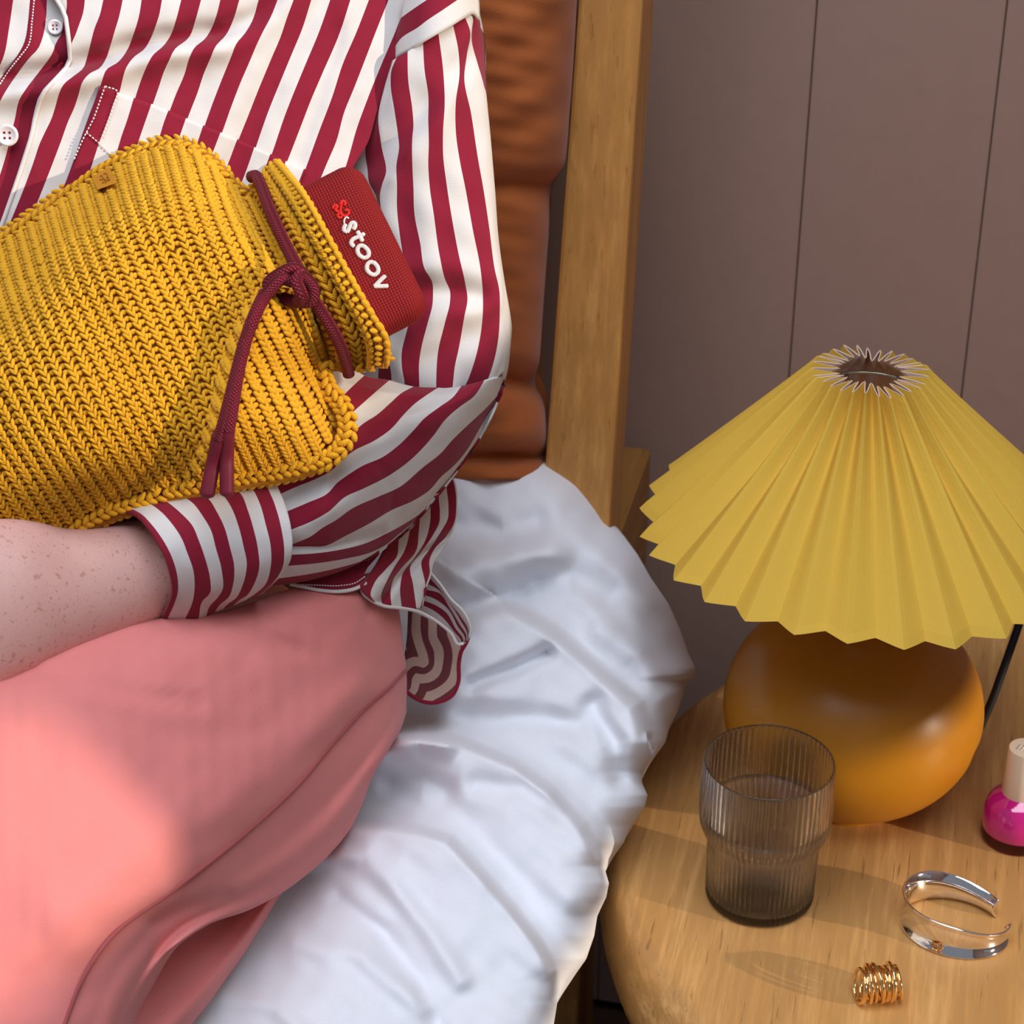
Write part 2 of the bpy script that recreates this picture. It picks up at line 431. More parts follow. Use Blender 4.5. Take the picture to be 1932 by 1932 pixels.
def thin_glass(name, refr=.14, ior=1.46, edge=.64, gloss=.6):
    t = NT(name, 0, .5); lw = t.node('ShaderNodeLayerWeight'); lw.inputs['Blend'].default_value = .35
    tr_ = t.node('ShaderNodeBsdfTransparent'); t.l(t.mix(t.math('POWER', lw.outputs['Facing'], 1.5), (1, 1, 1, 1), (edge, edge * .97, edge * .97, 1)), tr_.inputs[0])
    gl_ = t.node('ShaderNodeBsdfGlossy'); gl_.inputs['Roughness'].default_value = .10
    fr_ = t.math('ADD', t.math('MULTIPLY', t.math('POWER', lw.outputs['Facing'], 2.2), gloss), .04)
    m1 = t.node('ShaderNodeMixShader'); t.l(fr_, m1.inputs[0]); t.l(tr_.outputs[0], m1.inputs[1]); t.l(gl_.outputs[0], m1.inputs[2])
    t.b.inputs['Transmission Weight'].default_value = 1; t.b.inputs['IOR'].default_value = ior
    m2 = t.node('ShaderNodeMixShader'); m2.inputs[0].default_value = refr; t.l(m1.outputs[0], m2.inputs[1]); t.l(t.b.outputs[0], m2.inputs[2])
    t.l(m2.outputs[0], t.n['Material Output'].inputs[0]); return t.m
M_GLASS = thin_glass('clear_glass', .92, 1.40, .9, .5); M_WATER = thin_glass('water', .40, 1.25, .97, .5)
M_POLG = plain('magenta_polish', lin(206, 22, 128), .08, .6, 0, **{'Coat Weight': 1.0, 'Coat Roughness': .03})
M_CLEARB = glass('clear_bottle_base', (.80, .55, .68, 1), 1.5)
M_SILVER = plain('polished_silver', (.93, .91, .89, 1), .05, .5, 1.0); M_GOLD = plain('polished_gold', (.92, .62, .26, 1), .12, .5, 1.0)
M_TAG = plain('mustard_leather', lin(196, 128, 22), .6, .3)

# ================================================================== SETTING
YW = 1.60
fl = MB(); fl.box((0, .4, -.02), (4.4, 3.6, .04)); tag(fl.build('floor', M_FLOOR, smooth=False), kind='structure')
wb = MB(); wb.box((0, YW + .05, 1.3), (3.4, .06, 2.6)); wall = wb.build('wall_back', M_WALL, smooth=False); tag(wall, kind='structure')
x0 = float(ony(1519, 300, YW)[0]); pw = float(ony(1866, 300, YW)[0]) - x0
plank = None
for i in range(-12, 13):                                   # vertical boards with a fine joint between neighbours
    if plank is None:
        b = MB(); b.box((0, YW + .012, 1.3), (pw - .0007, .024, 2.58), bev=.0009)
        plank = b.build('plank', M_WALL, wall, smooth=False); ob = plank
    else:
        ob = plank.copy(); COL.objects.link(ob)
    ob.location = (x0 + pw * (i + .5), 0, 0)
# unseen wall added as a sun gobo; its openings shape the sun patches
XW = 1.5
def wy(q): return q - .2268 * XW
def wz(h): return h + .2763 * XW
wr = MB()
def gobo_panel(q0, q1, h0, h1):
    wr.box((XW + .02, (wy(q0) + wy(q1)) / 2, (wz(h0) + wz(h1)) / 2), (.04, q1 - q0, h1 - h0))
HF, HT = -.41, 2.1
gobo_panel(-.9, .45, HF, HT)                                # towards the camera side
gobo_panel(.45, 1.40, HF, .30)                              # below the openings
gobo_panel(1.36, 1.95, HF, HT)                              # towards the back wall
gobo_panel(1.29, 1.36, .30, .505); gobo_panel(1.215, 1.36, .605, HT)
gobo_panel(.797, 1.215, .605, .935); gobo_panel(.45, .797, .605, .79)
gobo_panel(.45, 1.215, 1.40, HT); gobo_panel(.45, .797, .905, 1.40); gobo_panel(.797, .895, .935, .985)
tag(wr.build('sun_gobo_wall', M_WALL, smooth=False), kind='structure')

# ================================================================== BED
def Pt(x, y, Y): return ony(x, y, Y)
bed = empty('bed_frame', (-.6, 1.0, 0))
tag(bed, 'oak bed frame with a square headboard post behind the rust cushion', 'bed')
# post: leans back towards the wall
blp, brp = Pt(1030, 840, 1.385), Pt(1160, 840, 1.385)
tlp, trp = Pt(1090, 0, 1.425), Pt(1214, 0, 1.425)
def ext(a, b, z): return a + (b - a) * ((z - a[2]) / (b[2] - a[2]))
pv = []
for z in (.05, 1.5):
    l, r = ext(blp, tlp, z), ext(brp, trp, z)
    pv += [l, r, r + V3(0, .05, 0), l + V3(0, .05, 0)]
pm = MB(); pm.add(np.array(pv), [(0, 3, 2, 1), (4, 5, 6, 7), (0, 1, 5, 4), (1, 2, 6, 5), (2, 3, 7, 6), (3, 0, 4, 7)])
po = pm.build('headboard_post', M_OAK, bed, smooth=False); bv = po.modifiers.new('bev', 'BEVEL'); bv.width = .003; bv.segments = 2
hb = MB(); hb.box((-1.1, 1.50, .95), (1.6, .03, 1.05)); hb.box((-1.1, 1.50, 1.5), (1.66, .06, .06), bev=.004); hb.build('headboard_panel', M_OAKR, bed, smooth=False)
# side rail, its top seen beside the post
c0, c1 = Pt(1228, 845, 1.585), onz(1172, 1000, float(Pt(1228, 845, 1.585)[2]))
zr = float(c0[2]); ra = MB()
ang = math.atan2(c1[0] - c0[0], c0[1] - c1[1])
rx = (c0[0] + c1[0]) / 2
ra.box((float(c0[0]) - .05, 1.585 - .13, zr - .10), (.10, .26, .20), bev=.003)
tag(ra.build('side_rail', M_OAKR, bed, smooth=False))
lg = MB(); lg.box((float(c0[0]) - .05, 1.49, zr / 2 - .10), (.06, .06, zr - .2), bev=.003); lg.build('leg', M_OAK, bed, smooth=False)
mt = MB(); mt.box((-.965, .53, .42), (1.36, 1.56, .18), bev=.03)
tag(mt.build('mattress', M_MATT, loc=(-.95, .55, .33)), 'pale mattress beneath the rumpled white duvet', 'mattress')

# rust headboard cushion with gathered rows
xr_y = np.array([-160, 0, 120, 240, 320, 345, 370, 430, 520, 620, 690, 722, 750, 800, 850, 905])
xr_x = np.array([1094, 1089, 1082, 1073, 1066, 1040, 1036, 1036, 1029, 1022, 1018, 1001, 1026, 1031, 1030, 1030])
nu, nv = 90, 150
ys = np.linspace(-160, 905, nv)
xe = np.interp(ys, xr_y, xr_x); 
for _ in range(2): xe = np.convolve(np.pad(xe, 2, 'edge'), np.ones(5)/5, 'valid')
tt = np.linspace(0, 1, nu)
PX = 330 + (xe[None] - 330) * (1 - (1 - tt[:, None])**1.4); PY = np.repeat(ys[None], nu, 0)
e = (xe[None] - PX) / 130.0
Yc = 1.345 + .055 * (1 - np.sqrt(np.clip(1 - (1 - np.clip(e, 0, 1))**2, 0, 1)))
for yc, sl, dp, wd in ((348, .02, .016, 20), (735, -.25, .022, 26), (860, 0, .03, 16), (-90, 0, .02, 22)):
    Yc += dp * np.exp(-np.abs((PY - yc - sl * (1030 - PX)) / wd)**1.3) * (.45 + .55 * np.exp(-((xe[None] - PX) / 120)**2))
Yc += .0016 * wob(PX, PY * 2.2, 3, 130) + .0012 * wob(PX * .5, PY, 8, 60)
Yc += (650 - PY) * .00004
G = ony(PX, PY, Yc); Bk = G.copy(); Bk[..., 1] = 1.42 + (650 - PY) * .00004; 
Bk[..., 0] -= .004
vv = np.concatenate([G.reshape(-1, 3), Bk.reshape(-1, 3)])
ff = [(a, d, c, b) for a, b, c, d in grid_faces(nu, nv)]; o = nu * nv
ff += [tuple(i + o for i in q[::-1]) for q in ff]
for j in range(nv - 1): ff.append(((nu-1)*nv + j, (nu-1)*nv + j + 1, o + (nu-1)*nv + j + 1, o + (nu-1)*nv + j))
for i in range(nu - 1): ff.append((i*nv + nv-1, o + i*nv + nv-1, o + (i+1)*nv + nv-1, (i+1)*nv + nv-1))
tag(link('headboard_cushion', vv, ff, M_CUSH, loc=(-.45, 1.40, .68)), 'rust linen back cushion with gathered creases against the oak headboard', 'cushion')

# duvet ------------------------------------------------------------
sil = np.array([(1020, 857), (1030, 860), (1060, 867), (1085, 878), (1105, 895), (1130, 918), (1143, 940), (1151, 962), (1156, 985), (1178, 1012), (1203, 1046), (1228, 1090), (1262, 1140), (1284, 1190), (1300, 1235), (1313, 1262), (1311, 1274), (1290, 1284), (1290, 1306), (1280, 1340), (1264, 1370), (1255, 1402), (1238, 1422), (1222, 1436), (1209, 1456), (1212, 1478), (1222, 1500), (1217, 1522), (1190, 1557), (1177, 1590), (1152, 1616), (1139, 1634), (1149, 1666), (1144, 1692), (1127, 1728), (1121, 1766), (1106, 1810), (1070, 1852), (1052, 1888), (1045, 1932), (1040, 2010)], float)
nv, nu = 300, 220
ys = np.linspace(858, 2008, nv); xr = np.interp(ys, sil[:, 1], sil[:, 0])
xl = np.interp(ys, [850, 900, 1000, 1100, 1300, 1500, 1700, 1932, 2010], [860, 760, 700, 650, 640, 560, 400, 230, 180])
tt = np.linspace(0, 1, nu)
PX = xl[None] + (xr - xl)[None] * (1 - (1 - tt[:, None])**1.25); PY = np.repeat(ys[None], nu, 0)
zf = rbf([(870, 870, .69), (1000, 870, .685), (1060, 880, .675), (900, 950, .675), (1050, 950, .672), (1140, 980, .655), (850, 1100, .645), (1000, 1080, .652), (1180, 1100, .640),
          (760, 1150, .62), (780, 1340, .600), (900, 1250, .625), (1050, 1220, .622), (1250, 1220, .605), (1280, 1290, .592), (1000, 1350, .605), (1200, 1400, .588), (700, 1500, .572), (850, 1500, .592), (1000, 1500, .588),
          (1180, 1520, .568), (600, 1650, .560), (750, 1650, .586), (900, 1650, .582), (1100, 1650, .564), (450, 1800, .556), (600, 1800, .578), (800, 1800, .576), (1000, 1800, .560), (300, 1980, .552), (500, 1980, .570), (800, 1980, .568), (1040, 1980, .545)], 1e-3)
Z = zf(PX, PY)
E1 = [(560, 1560), (683, 1556), (780, 1563), (848, 1583), (910, 1650), (964, 1712), (1014, 1778), (1046, 1832), (1052, 1880)]
E2 = [(760, 1385), (873, 1401), (972, 1442), (1039, 1492), (1097, 1558), (1134, 1620), (1146, 1660)]
E3 = [(960, 1140), (1040, 1190), (1097, 1235), (1150, 1285), (1200, 1330), (1217, 1380)]
for pl, h, dec, w in ((E1, .025, 120, 13), (E2, .021, 120, 13), (E3, .017, 120, 20)):
    d = -seg_dist(PX, PY, pl)                               # + on the lower-left side
    Z += h * sstep(-w, w, d) * np.exp(-np.maximum(d, 0) / dec) - .35 * h * np.exp(-((d + 40) / 40)**2)
for pl, h, w in (([(885, 1352), (980, 1350), (1090, 1365)], -.008, 26), ([(890, 1290), (973, 1258), (1030, 1232)], -.009, 14), ([(600, 1618), (690, 1612), (740, 1668), (800, 1748), (870, 1850)], .006, 22),
                 ([(900, 1480), (985, 1487), (1060, 1540)], -.004, 22), ([(860, 1080), (960, 1060), (1040, 1050)], .008, 34), ([(860, 990), (950, 1010), (1010, 985)], -.007, 30),
                 ([(1020, 1090), (1080, 1080), (1150, 1120)], -.010, 34), ([(830, 1170), (900, 1140), (980, 1120)], -.010, 22), ([(560, 1780), (680, 1800), (800, 1900)], .006, 26), ([(640, 1700), (720, 1760), (790, 1850), (830, 1950)], -.005, 20),
                 ([(740, 1480), (800, 1470), (840, 1490)], -.010, 26), ([(720, 1420), (790, 1395), (840, 1400)], .012, 24), ([(420, 1880), (520, 1900), (620, 1990)], .005, 22), ([(1130, 1190), (1200, 1240), (1250, 1310)], .008, 26), ([(1120, 1330), (1160, 1400), (1170, 1470)], -.008, 22)):
    Z += h * np.exp(-(seg_dist(PX, PY, pl) / w)**2)
Z += .0022 * wob(PX, PY, 21, 190) + .0008 * wob(PX, PY, 22, 70)
e = np.clip((xr[None] - PX) / 95.0, 0, 1); Z -= .034 * (1 - np.sqrt(np.clip(1 - (1 - e)**2, 0, 1)))
e2 = np.clip((PY - 858) / 70.0, 0, 1); Z -= .012 * (1 - np.sqrt(np.clip(1 - (1 - e2)**2, 0, 1)))
D = zdepth(PX, PY, Z); G = P(PX, PY, D)
rimdir = nrm(np.gradient(G[-1], axis=0)); 
sk = [G]
for k in range(1, 5):                                       # the side that hangs down out of sight
    s_ = G[-1].copy(); a = k / 4
    kk = 9 * k; s_ = np.stack([np.convolve(np.pad(s_[:, c], kk, 'edge'), np.ones(2*kk + 1) / (2*kk + 1), 'valid') for c in range(3)], 1) - RT * .008 * a
    s_ += RT * (-.012 * (a**1.5)) ; s_[:, 2] -= .036 * a; sk.append(s_[None])
G = np.concatenate(sk, 0); nu = G.shape[0]
ob = link('duvet', G.reshape(-1, 3), [(a, d, c, b) for a, b, c, d in grid_faces(nu, nv)], M_DUV, loc=(-.3, 1.1, .56)); solid(ob, .004)
tag(ob, 'rumpled white duvet spilling over the bed edge towards the round oak bedside table', 'duvet')

# ================================================================== BEDSIDE TABLE
ZT = .50; TC = (.125, 1.245); TR = .315
tb = empty('bedside_table', (TC[0], TC[1], 0)); tag(tb, 'round pale oak bedside table with a thick rounded edge', 'table')
prof = [(0.0001, ZT - .07), (TR - .02, ZT - .07), (TR - .008, ZT - .068), (TR + .001, ZT - .060), (TR + .005, ZT - .045), (TR + .004, ZT - .028), (TR, ZT - .012), (TR - .003, ZT - .005), (TR - .008, ZT - .001), (TR - .014, ZT), (0.0001, ZT)]
t_ = MB(); t_.lathe(prof, (TC[0], TC[1], 0), 160); tt_ = t_.build('table_top', M_OAKT, tb, split=35); tt_.cycles.is_caustics_receiver = True
t_ = MB(); t_.lathe([(.0001, .03), (TR - .05, .03), (TR - .045, .04), (TR - .045, ZT - .071), (.0001, ZT - .071)], (TC[0], TC[1], 0), 96); t_.build('cabinet_body', M_OAKR, tb, split=35)
for a in (45, 135, 225, 315):
    t_ = MB(); t_.lathe([(.0001, 0), (.016, 0), (.02, .032), (.0001, .032)], (TC[0] + .2*math.cos(math.radians(a)), TC[1] + .2*math.sin(math.radians(a)), 0), 16); t_.build('leg', M_OAKR, tb, split=35)

# ================================================================== LAMP
LX, LY = -.040, 1.288
lamp = empty('table_lamp', (LX, LY, ZT)); tag(lamp, 'table lamp with a pleated yellow shade and a round ochre ceramic base', 'lamp')
pr = [(.0001, ZT + .001), (.034, ZT + .001), (.037, ZT)]
for i in range(0, 33):
    a = math.radians(-63 + i * (63 + 76) / 32); pr.append((.0862 * math.cos(a), ZT + .0715 + .0745 * math.sin(a) * (1 if a > 0 else .98)))
pr += [(.018, ZT + .150), (.016, ZT + .165), (.0001, ZT + .165)]
t_ = MB(); t_.lathe(pr, (LX, LY, 0), 96); t_.build('lamp_base', M_OCHRE, lamp, split=50)
t_ = MB(); t_.lathe([(.0001, ZT + .165), (.012, ZT + .165), (.012, ZT + .20), (.017, ZT + .205), (.017, ZT + .245), (.0001, ZT + .245)], (LX - .004, LY, 0), 24); t_.build('bulb_socket', M_BRASS, lamp, split=40)
# shade: one folded sheet
NP, ns, nh = 29, 10, 26
zb, zt = .709, .817
SB, ST = V3(LX - .002, LY, zb), V3(LX - .0095, LY + .002, zt)
jit = rng.normal(0, .10, NP + 1); jit[-1] = jit[0]
vs = []; 
for j in range(nh):
    t = j / (nh - 1); c = ST + (SB - ST) * t
    Ro = .0365 + (.1462 - .0365) * t**1.02; Ri = .0185 + (.1358 - .0185) * t**.95
    for i in range(NP * ns):
        ph = i / ns; k = int(ph); f = ph - k
        a = 2 * math.pi * (ph + jit[k] * (1 - abs(2*f - 1)) * .8 * (1 - .5 * t)) / NP + .06
        tri = 1 - abs(2 * f - 1)
        sm = .5 - .5 * math.cos(math.pi * tri)
        w = tri * (.25 + .6 * t) + sm * (.75 - .6 * t)
        r = Ri + (Ro - Ri) * w
        zz = (.0012 * math.sin(3 * a + 1) + .0010 * math.sin(7 * a)) * (1 if j in (0, nh-1) else .5)
        vs.append(c + V3(r * math.cos(a), r * math.sin(a), zz))
n_ = NP * ns
ff = []
for j in range(nh - 1):
    for i in range(n_): ff.append((j*n_ + i, (j+1)*n_ + i, (j+1)*n_ + (i+1) % n_, j*n_ + (i+1) % n_))
ob = link('lamp_shade', np.array(vs), ff, M_SHADE, lamp, mats=[M_SHADE, M_LINING], smooth=False)
sm_ = ob.modifiers.new('thick', 'SOLIDIFY'); sm_.thickness = .0006; sm_.offset = -1; sm_.material_offset = 1; sm_.material_offset_rim = 1
t_ = MB(); a = np.linspace(0, 2*math.pi, 48, endpoint=False); cc = ST + (SB - ST) * .16
t_.tube(np.stack([cc[0] + .0345*np.cos(a), cc[1] + .0345*np.sin(a), cc[2] + 0*a], 1), .0012, 8, closed=True)
for q in range(3):
    b_ = q * 2.094; t_.tube(np.array([cc + V3(.012*math.cos(b_), .012*math.sin(b_), -.02), cc + V3(.0345*math.cos(b_), .0345*math.sin(b_), 0)]), .0012, 8)
t_.build('shade_ring', M_BRASS, lamp)
ck = [onz(1745, 1487, ZT + .0045), onz(1775, 1481, ZT + .0045), onz(1800, 1462, ZT + .006), ony(1840, 1390, 1.325), ony(1868, 1330, 1.335), ony(1893, 1262, 1.35), ony(1915, 1200, 1.37), ony(1938, 1130, 1.40), ony(1962, 1060, 1.44), ony(1990, 980, 1.50), ony(2020, 900, 1.585)]
t_ = MB(); t_.tube(crs(np.array(ck), 80), .0029, 10); t_.build('power_cord', M_BLACK, lamp)

# ================================================================== GLASS, BOTTLE, JEWELLERY
GX, GY = float(onz(1432, 1690, .5)[0]), float(onz(1432, 1690, .5)[1])
gl = empty('drinking_glass', (GX, GY, ZT)); tag(gl, 'clear ribbed tumbler of water with a stepped narrower foot', 'glass')
op = [(.0001, 0), (.0305, 0), (.0330, .0012), (.0342, .004), (.0345, .03), (.0349, .0465), (.0352, .0490), (.0385, .0535), (.0405, .0600), (.0412, .0690), (.0411, .0850), (.0406, .1030), (.0404, .1045)]
ip = [(.0398, .1050), (.0392, .1045), (.0392, .1030), (.0394, .0850), (.0394, .0690), (.0388, .0610), (.0366, .0555), (.0336, .0510), (.0328, .0470), (.0326, .0300), (.0322, .0085), (.0300, .0065), (.0001, .0062)]
prg = [(r, ZT + z) for r, z in op + ip]; no = len(op)
amp = [0, 0, .0002, .0004, .00055, .00055, .0004, .0004, .00055, .00055, .00055, .0004, .0001]
def rib(j, r, a): return r if j >= no else r + amp[j] * math.cos(64 * a)
t_ = MB(); t_.lathe(prg, (GX, GY, 0), 576, rib); ob = t_.build('glass_wall', M_GLASS, gl)
ob.cycles.is_caustics_caster = True
wz_ = .0665
wp = [(.0001, .0060), (.0301, .0063), (.0324, .0085), (.0328, .0300), (.0330, .0470), (.0338, .0510), (.0368, .0555), (.0390, .0610), (.0396, wz_ + .0006), (.0386, wz_), (.0001, wz_)]
t_ = MB(); t_.lathe([(r, ZT + z) for r, z in wp], (GX, GY, 0), 96); wo = t_.build('water', M_WATER, gl); wo.cycles.is_caustics_caster = True

bx = onz(1914, 1579, ZT); BX, BY = float(bx[0]), float(bx[1])
bt = empty('nail_polish_bottle', (BX, BY, ZT)); tag(bt, 'small magenta nail polish bottle with a tall cream cap', 'bottle')
def ly(pr, mat, nm, n=48, sp=40):
    m = MB(); m.lathe([(r, ZT + z) for r, z in pr], (BX, BY, 0), n); return m.build(nm, mat, bt, split=sp)
ly([(.0001, 0), (.0205, 0), (.0222, .001), (.0228, .0035), (.0230, .0098), (.0001, .0098)], M_CLEARB, 'bottle_foot')
ly([(.0001, .0085), (.0222, .0090), (.0229, .0100), (.0228, .018), (.0222, .024), (.0205, .0295), (.0175, .0335), (.0130, .0365), (.0105, .0385), (.0001, .0385)], M_POLG, 'polish_body')
ly([(.0001, .033), (.0122, .033), (.0126, .034), (.0118, .0705), (.0114, .0715), (.0001, .0716)], M_CREAMP, 'bottle_cap')
t_ = MB()
for k, (a_, b_) in enumerate((((-.0060, -.0030), (-.0035, .0030)), ((-.0040, -.0036), (-.0012, .0028)), ((-.0008, -.0034), (.0020, .0030)), ((.0020, -.0034), (-.0006, .0030)), ((.0030, -.003), (.0046, .0026)))):
    t_.tube(np.array([[BX + a_[0], BY + a_[1], ZT + .0717], [BX + b_[0], BY + b_[1], ZT + .0717]]), .00032, 6)
t_.build('cap_lettering', M_CRM, bt)

# silver cuff bracelet: an open oval band, flared at both edges
BC = onz(1800, 1752, ZT)
nA, nB = 120, 16
A0, A1 = math.radians(52), math.radians(368)                # the gap is towards the back right
vs = []; Bq = math.radians(-14)
for i in range(nA):
    a = A0 + (A1 - A0) * i / (nA - 1); end = min(i, nA - 1 - i) / (nA - 1)
    hh = .0235 * (.58 + .42 * sstep(0, .33, np.float64(end)))
    for j in range(nB):
        s = j / (nB - 1) * 2 - 1
        fl_ = .0040 * s * s - .0014
        rx_, ry_ = .0318 + fl_, .0262 + fl_
        x, y = rx_ * math.cos(a), ry_ * math.sin(a)
        vs.append(BC + V3(x * math.cos(Bq) - y * math.sin(Bq), x * math.sin(Bq) + y * math.cos(Bq), .0005 + hh / 2 * (1 + s) + 0))
ob = link('cuff_bracelet', np.array(vs), grid_faces(nA, nB), M_SILVER, loc=BC)
m_ = ob.modifiers.new('thick', 'SOLIDIFY'); m_.thickness = .0013; m_.offset = 0; b_ = ob.modifiers.new('bev', 'BEVEL'); b_.width = .0004; b_.segments = 2; b_.limit_method = 'ANGLE'
tag(ob, 'polished silver open cuff bracelet lying on the oak table', 'bracelet')

# gold ring: several fine bands side by side, lying on its side
rc = onz(1655, 1884, ZT)
rg = empty('gold_ring', rc); tag(rg, 'wide gold ring of coiled bands near the table front', 'ring')
axd = nrm(V3(math.cos(math.radians(20)), math.sin(math.radians(20)), 0)); sdv = nrm(V3(-axd[1], axd[0], 0))
RR = .0102; a = np.linspace(0, 2*math.pi, 72, endpoint=False)
for k in range(10):
    off = -.0118 + .0236 * k / 9; big = k in (2, 4, 7); r_ = RR + (.0012 if big else 0); tl_ = .0022 * math.sin(k * 2.1) 
    cen = rc + V3(0, 0, RR + .0009 + (.0010 if big else 0)) + axd * off
    pts = cen + np.cos(a)[:, None]*sdv*r_ + np.sin(a)[:, None]*V3(0, 0, 1)*r_ + (np.sin(a + k))[:, None]*axd*(.0012 + .0008*math.sin(k*1.7))
    m = MB(); m.tube(pts, .00112 if not big else .00118, 10, closed=True, up=axd); m.build('band', M_GOLD, rg)

# ================================================================== PERSON
pe = empty('person', (-.42, 1.05, .58))
tag(pe, 'person in a maroon striped shirt and coral trousers sitting against the headboard', 'person')

def patch(name, cols, sub, nrow, depth, mat, parent, thick=.0012, jit=None):
    """Cloth panel: cols = [(u, [(x, y), ...]), ...] traced from one side to the other; u is a number or a list (the stripe count there)."""
    g = []
    for u, pts in cols:
        pts = np.asarray(pts, float); uu = np.full(len(pts), u) if np.isscalar(u) else np.r_[np.asarray(u, float), np.full(99, u[-1])][:len(pts)]
        g.append(crs(np.c_[pts[:, :2], pts[:, 2:], uu], nrow))
    g = np.array(g); uc = g[..., -1].copy(); g = g[..., :-1]
    G, t = across(g, sub)
    i = np.clip(t.astype(int), 0, len(cols) - 2); s = (t - i)[:, None]
    Uq = uc[i] * (1 - s) + uc[i + 1] * s
    PX, PY = G[..., 0], G[..., 1]
    T = np.repeat((t / (len(cols) - 1))[:, None], nrow, 1); R_ = np.repeat(np.linspace(0, 1, nrow)[None], len(t), 0)
    D = G[..., 2] if depth is None else depth(PX, PY, T, R_)
    V = P(PX, PY, D)
    nu, nv = PX.shape
    uv = np.stack([Uq.ravel(), R_.ravel()], 1)
    f = grid_faces(nu, nv)
    v = V.reshape(-1, 3)
    a, b, c = v[f[len(f)//2][0]], v[f[len(f)//2][1]], v[f[len(f)//2][2]]
    if np.cross(b - a, c - a) @ FWD > 0: f = [q[::-1] for q in f]
    ob = link(name, v, f, mat, parent, uv)
    if thick: solid(ob, thick)
    return ob
def z1(L): return [(x * .15528, y * .15528) for x, y in L]
def z2(L): return [(300 + x * .15528, y * .15528) for x, y in L]
def z3(L): return [(550 + x * .20704, y * .20704) for x, y in L]
def z5(L): return [(500 + x * .2381, 680 + y * .2381) for x, y in L]
def z6(L): return [(200 + x * .19669, 880 + y * .19669) for x, y in L]
def slope_ext(L, y0=-320, y1=760, k=-.40):
    """Carry a stripe edge on above the frame and down behind the knitted cover."""
    a, b = L[0], L[1]; s = (b[0]-a[0]) / max(b[1]-a[1], 1e-6); L = list(L)
    if a[1] > y0 + 5: L = [(a[0] - min(max(s, -.45), -.1) * (a[1] - y0) , y0)] + L
    a = L[-1]
    return L + [(a[0] + k * (y1 - a[1]) * .5, (a[1] + y1) / 2), (a[0] + k * (y1 - a[1]), y1)]

# torso ------------------------------------------------------------------
SB_L = [(-40, 160), (60, 150), (130, 133), (195, 118), (250, 97), (310, 82), (370, 74), (420, 68), (470, 50), (520, 20)]
def d_torso(x, y, T=None, R_=None):
    d = 1.345 - .062 * np.sqrt(np.clip(1 - ((x - 120) / 770)**2, .05, 1)) + (y - 150) * .00003 + (x - 640) * .00003
    s = seg_dist(x, y, SB_L)                                # + above the fold line
    fade = sstep(560, 380, x)
    d += fade * (.0085 * np.exp(-((s - 12) / 15)**2) - .0075 * np.exp(-((s + 24) / 24)**2) - .003 * np.exp(-((s - 60) / 40)**2))
    s2 = seg_dist(x, y, [(640, -60), (560, 70), (470, 250), (420, 380)]); d += .0030 * np.exp(-(s2 / 26)**2) - .0022 * np.exp(-((s2 + 52) / 34)**2)
    s3 = seg_dist(x, y, [(640, 60), (600, 180), (560, 300)]); d += .0022 * np.exp(-(s3 / 18)**2)
    return d + .0011 * wob(x, y, 31, 170) + .0004 * wob(x, y, 32, 60)
TS = {
 '2.0': z1([(1255, 0), (1210, 190), (1150, 340), (1100, 530), (1060, 690), (1010, 830), (900, 920), (770, 1030), (720, 1130), (680, 1270), (630, 1430), (540, 1620), (480, 1750), (420, 1932)]),
 '2.5': z1([(1490, 0), (1450, 190), (1390, 390), (1340, 560), (1280, 730), (1220, 820), (1080, 900), (1000, 1000), (960, 1130), (910, 1290), (830, 1470), (740, 1720), (660, 1932)]),
 '3.0': z1([(1720, 0), (1690, 190), (1620, 420), (1550, 600), (1440, 750), (1290, 850), (1240, 980), (1200, 1100), (1110, 1330), (1040, 1520), (960, 1750), (900, 1932)]),
 '3.5': z1([(1967, 0), (1932, 190), (1900, 290), (1830, 470), (1760, 590), (1620, 700), (1530, 830), (1490, 960), (1460, 1090), (1400, 1250), (1330, 1460), (1260, 1640), (1200, 1800), (1160, 1932)]),
 '4.0': z2([(270, 0), (210, 230), (140, 430), (60, 550), (-82, 680), (-142, 790), (-202, 930), (-252, 1070), (-332, 1340), (-382, 1500), (-432, 1640), (-502, 1880)]),
 '4.5': z2([(510, 0), (450, 220), (360, 460), (190, 600), (120, 740), (60, 870), (0, 1050), (-62, 1230), (-132, 1430), (-192, 1600), (-252, 1780)]),
 '5.0': z2([(745, 0), (700, 180), (640, 340), (560, 470), (430, 580), (370, 700), (310, 900), (200, 1160), (140, 1320), (80, 1480), (20, 1680)]),
 '5.5': z2([(975, 0), (910, 220), (810, 430), (690, 560), (620, 720), (550, 880), (470, 1120), (350, 1430), (270, 1660)]),
 '6.0': z2([(1210, 0), (1130, 260), (1040, 410), (940, 530), (880, 680), (770, 950), (650, 1260), (550, 1540), (480, 1750)]),
 '6.5': z2([(1440, 0), (1370, 180), (1250, 410), (1180, 560), (1100, 750), (1000, 980), (880, 1290), (770, 1600), (660, 1880)]),
 '7.0': z2([(1635, 0), (1550, 230), (1480, 440), (1370, 700), (1200, 1110), (1090, 1390), (970, 1690), (880, 1932)]),
 '7.5': z2([(1850, 0), (1740, 350), (1620, 640), (1500, 930), (1330, 1350), (1180, 1780), (1130, 1932)]),
 '8.0': [(623, 0), (602, 60), (577, 120), (560, 161), (539, 214), (513, 290)],
 '8.5': [(661, 0), (641, 62), (608, 139), (587, 188), (567, 240), (550, 284)],
 '9.0': [(696, 0), (672, 62), (647, 120), (627, 182), (602, 248), (577, 317)],
 '9.5': [(733, 0), (709, 60), (689, 112), (668, 166), (649, 213), (635, 265), (616, 310)],
 '10.0': [(769, 0), (745, 62), (722, 116), (693, 188), (672, 246), (658, 296)],
 '10.49': [(781, 0), (769, 31), (757, 72), (747, 110), (738, 132), (711, 211), (691, 275), (674, 302)],
}
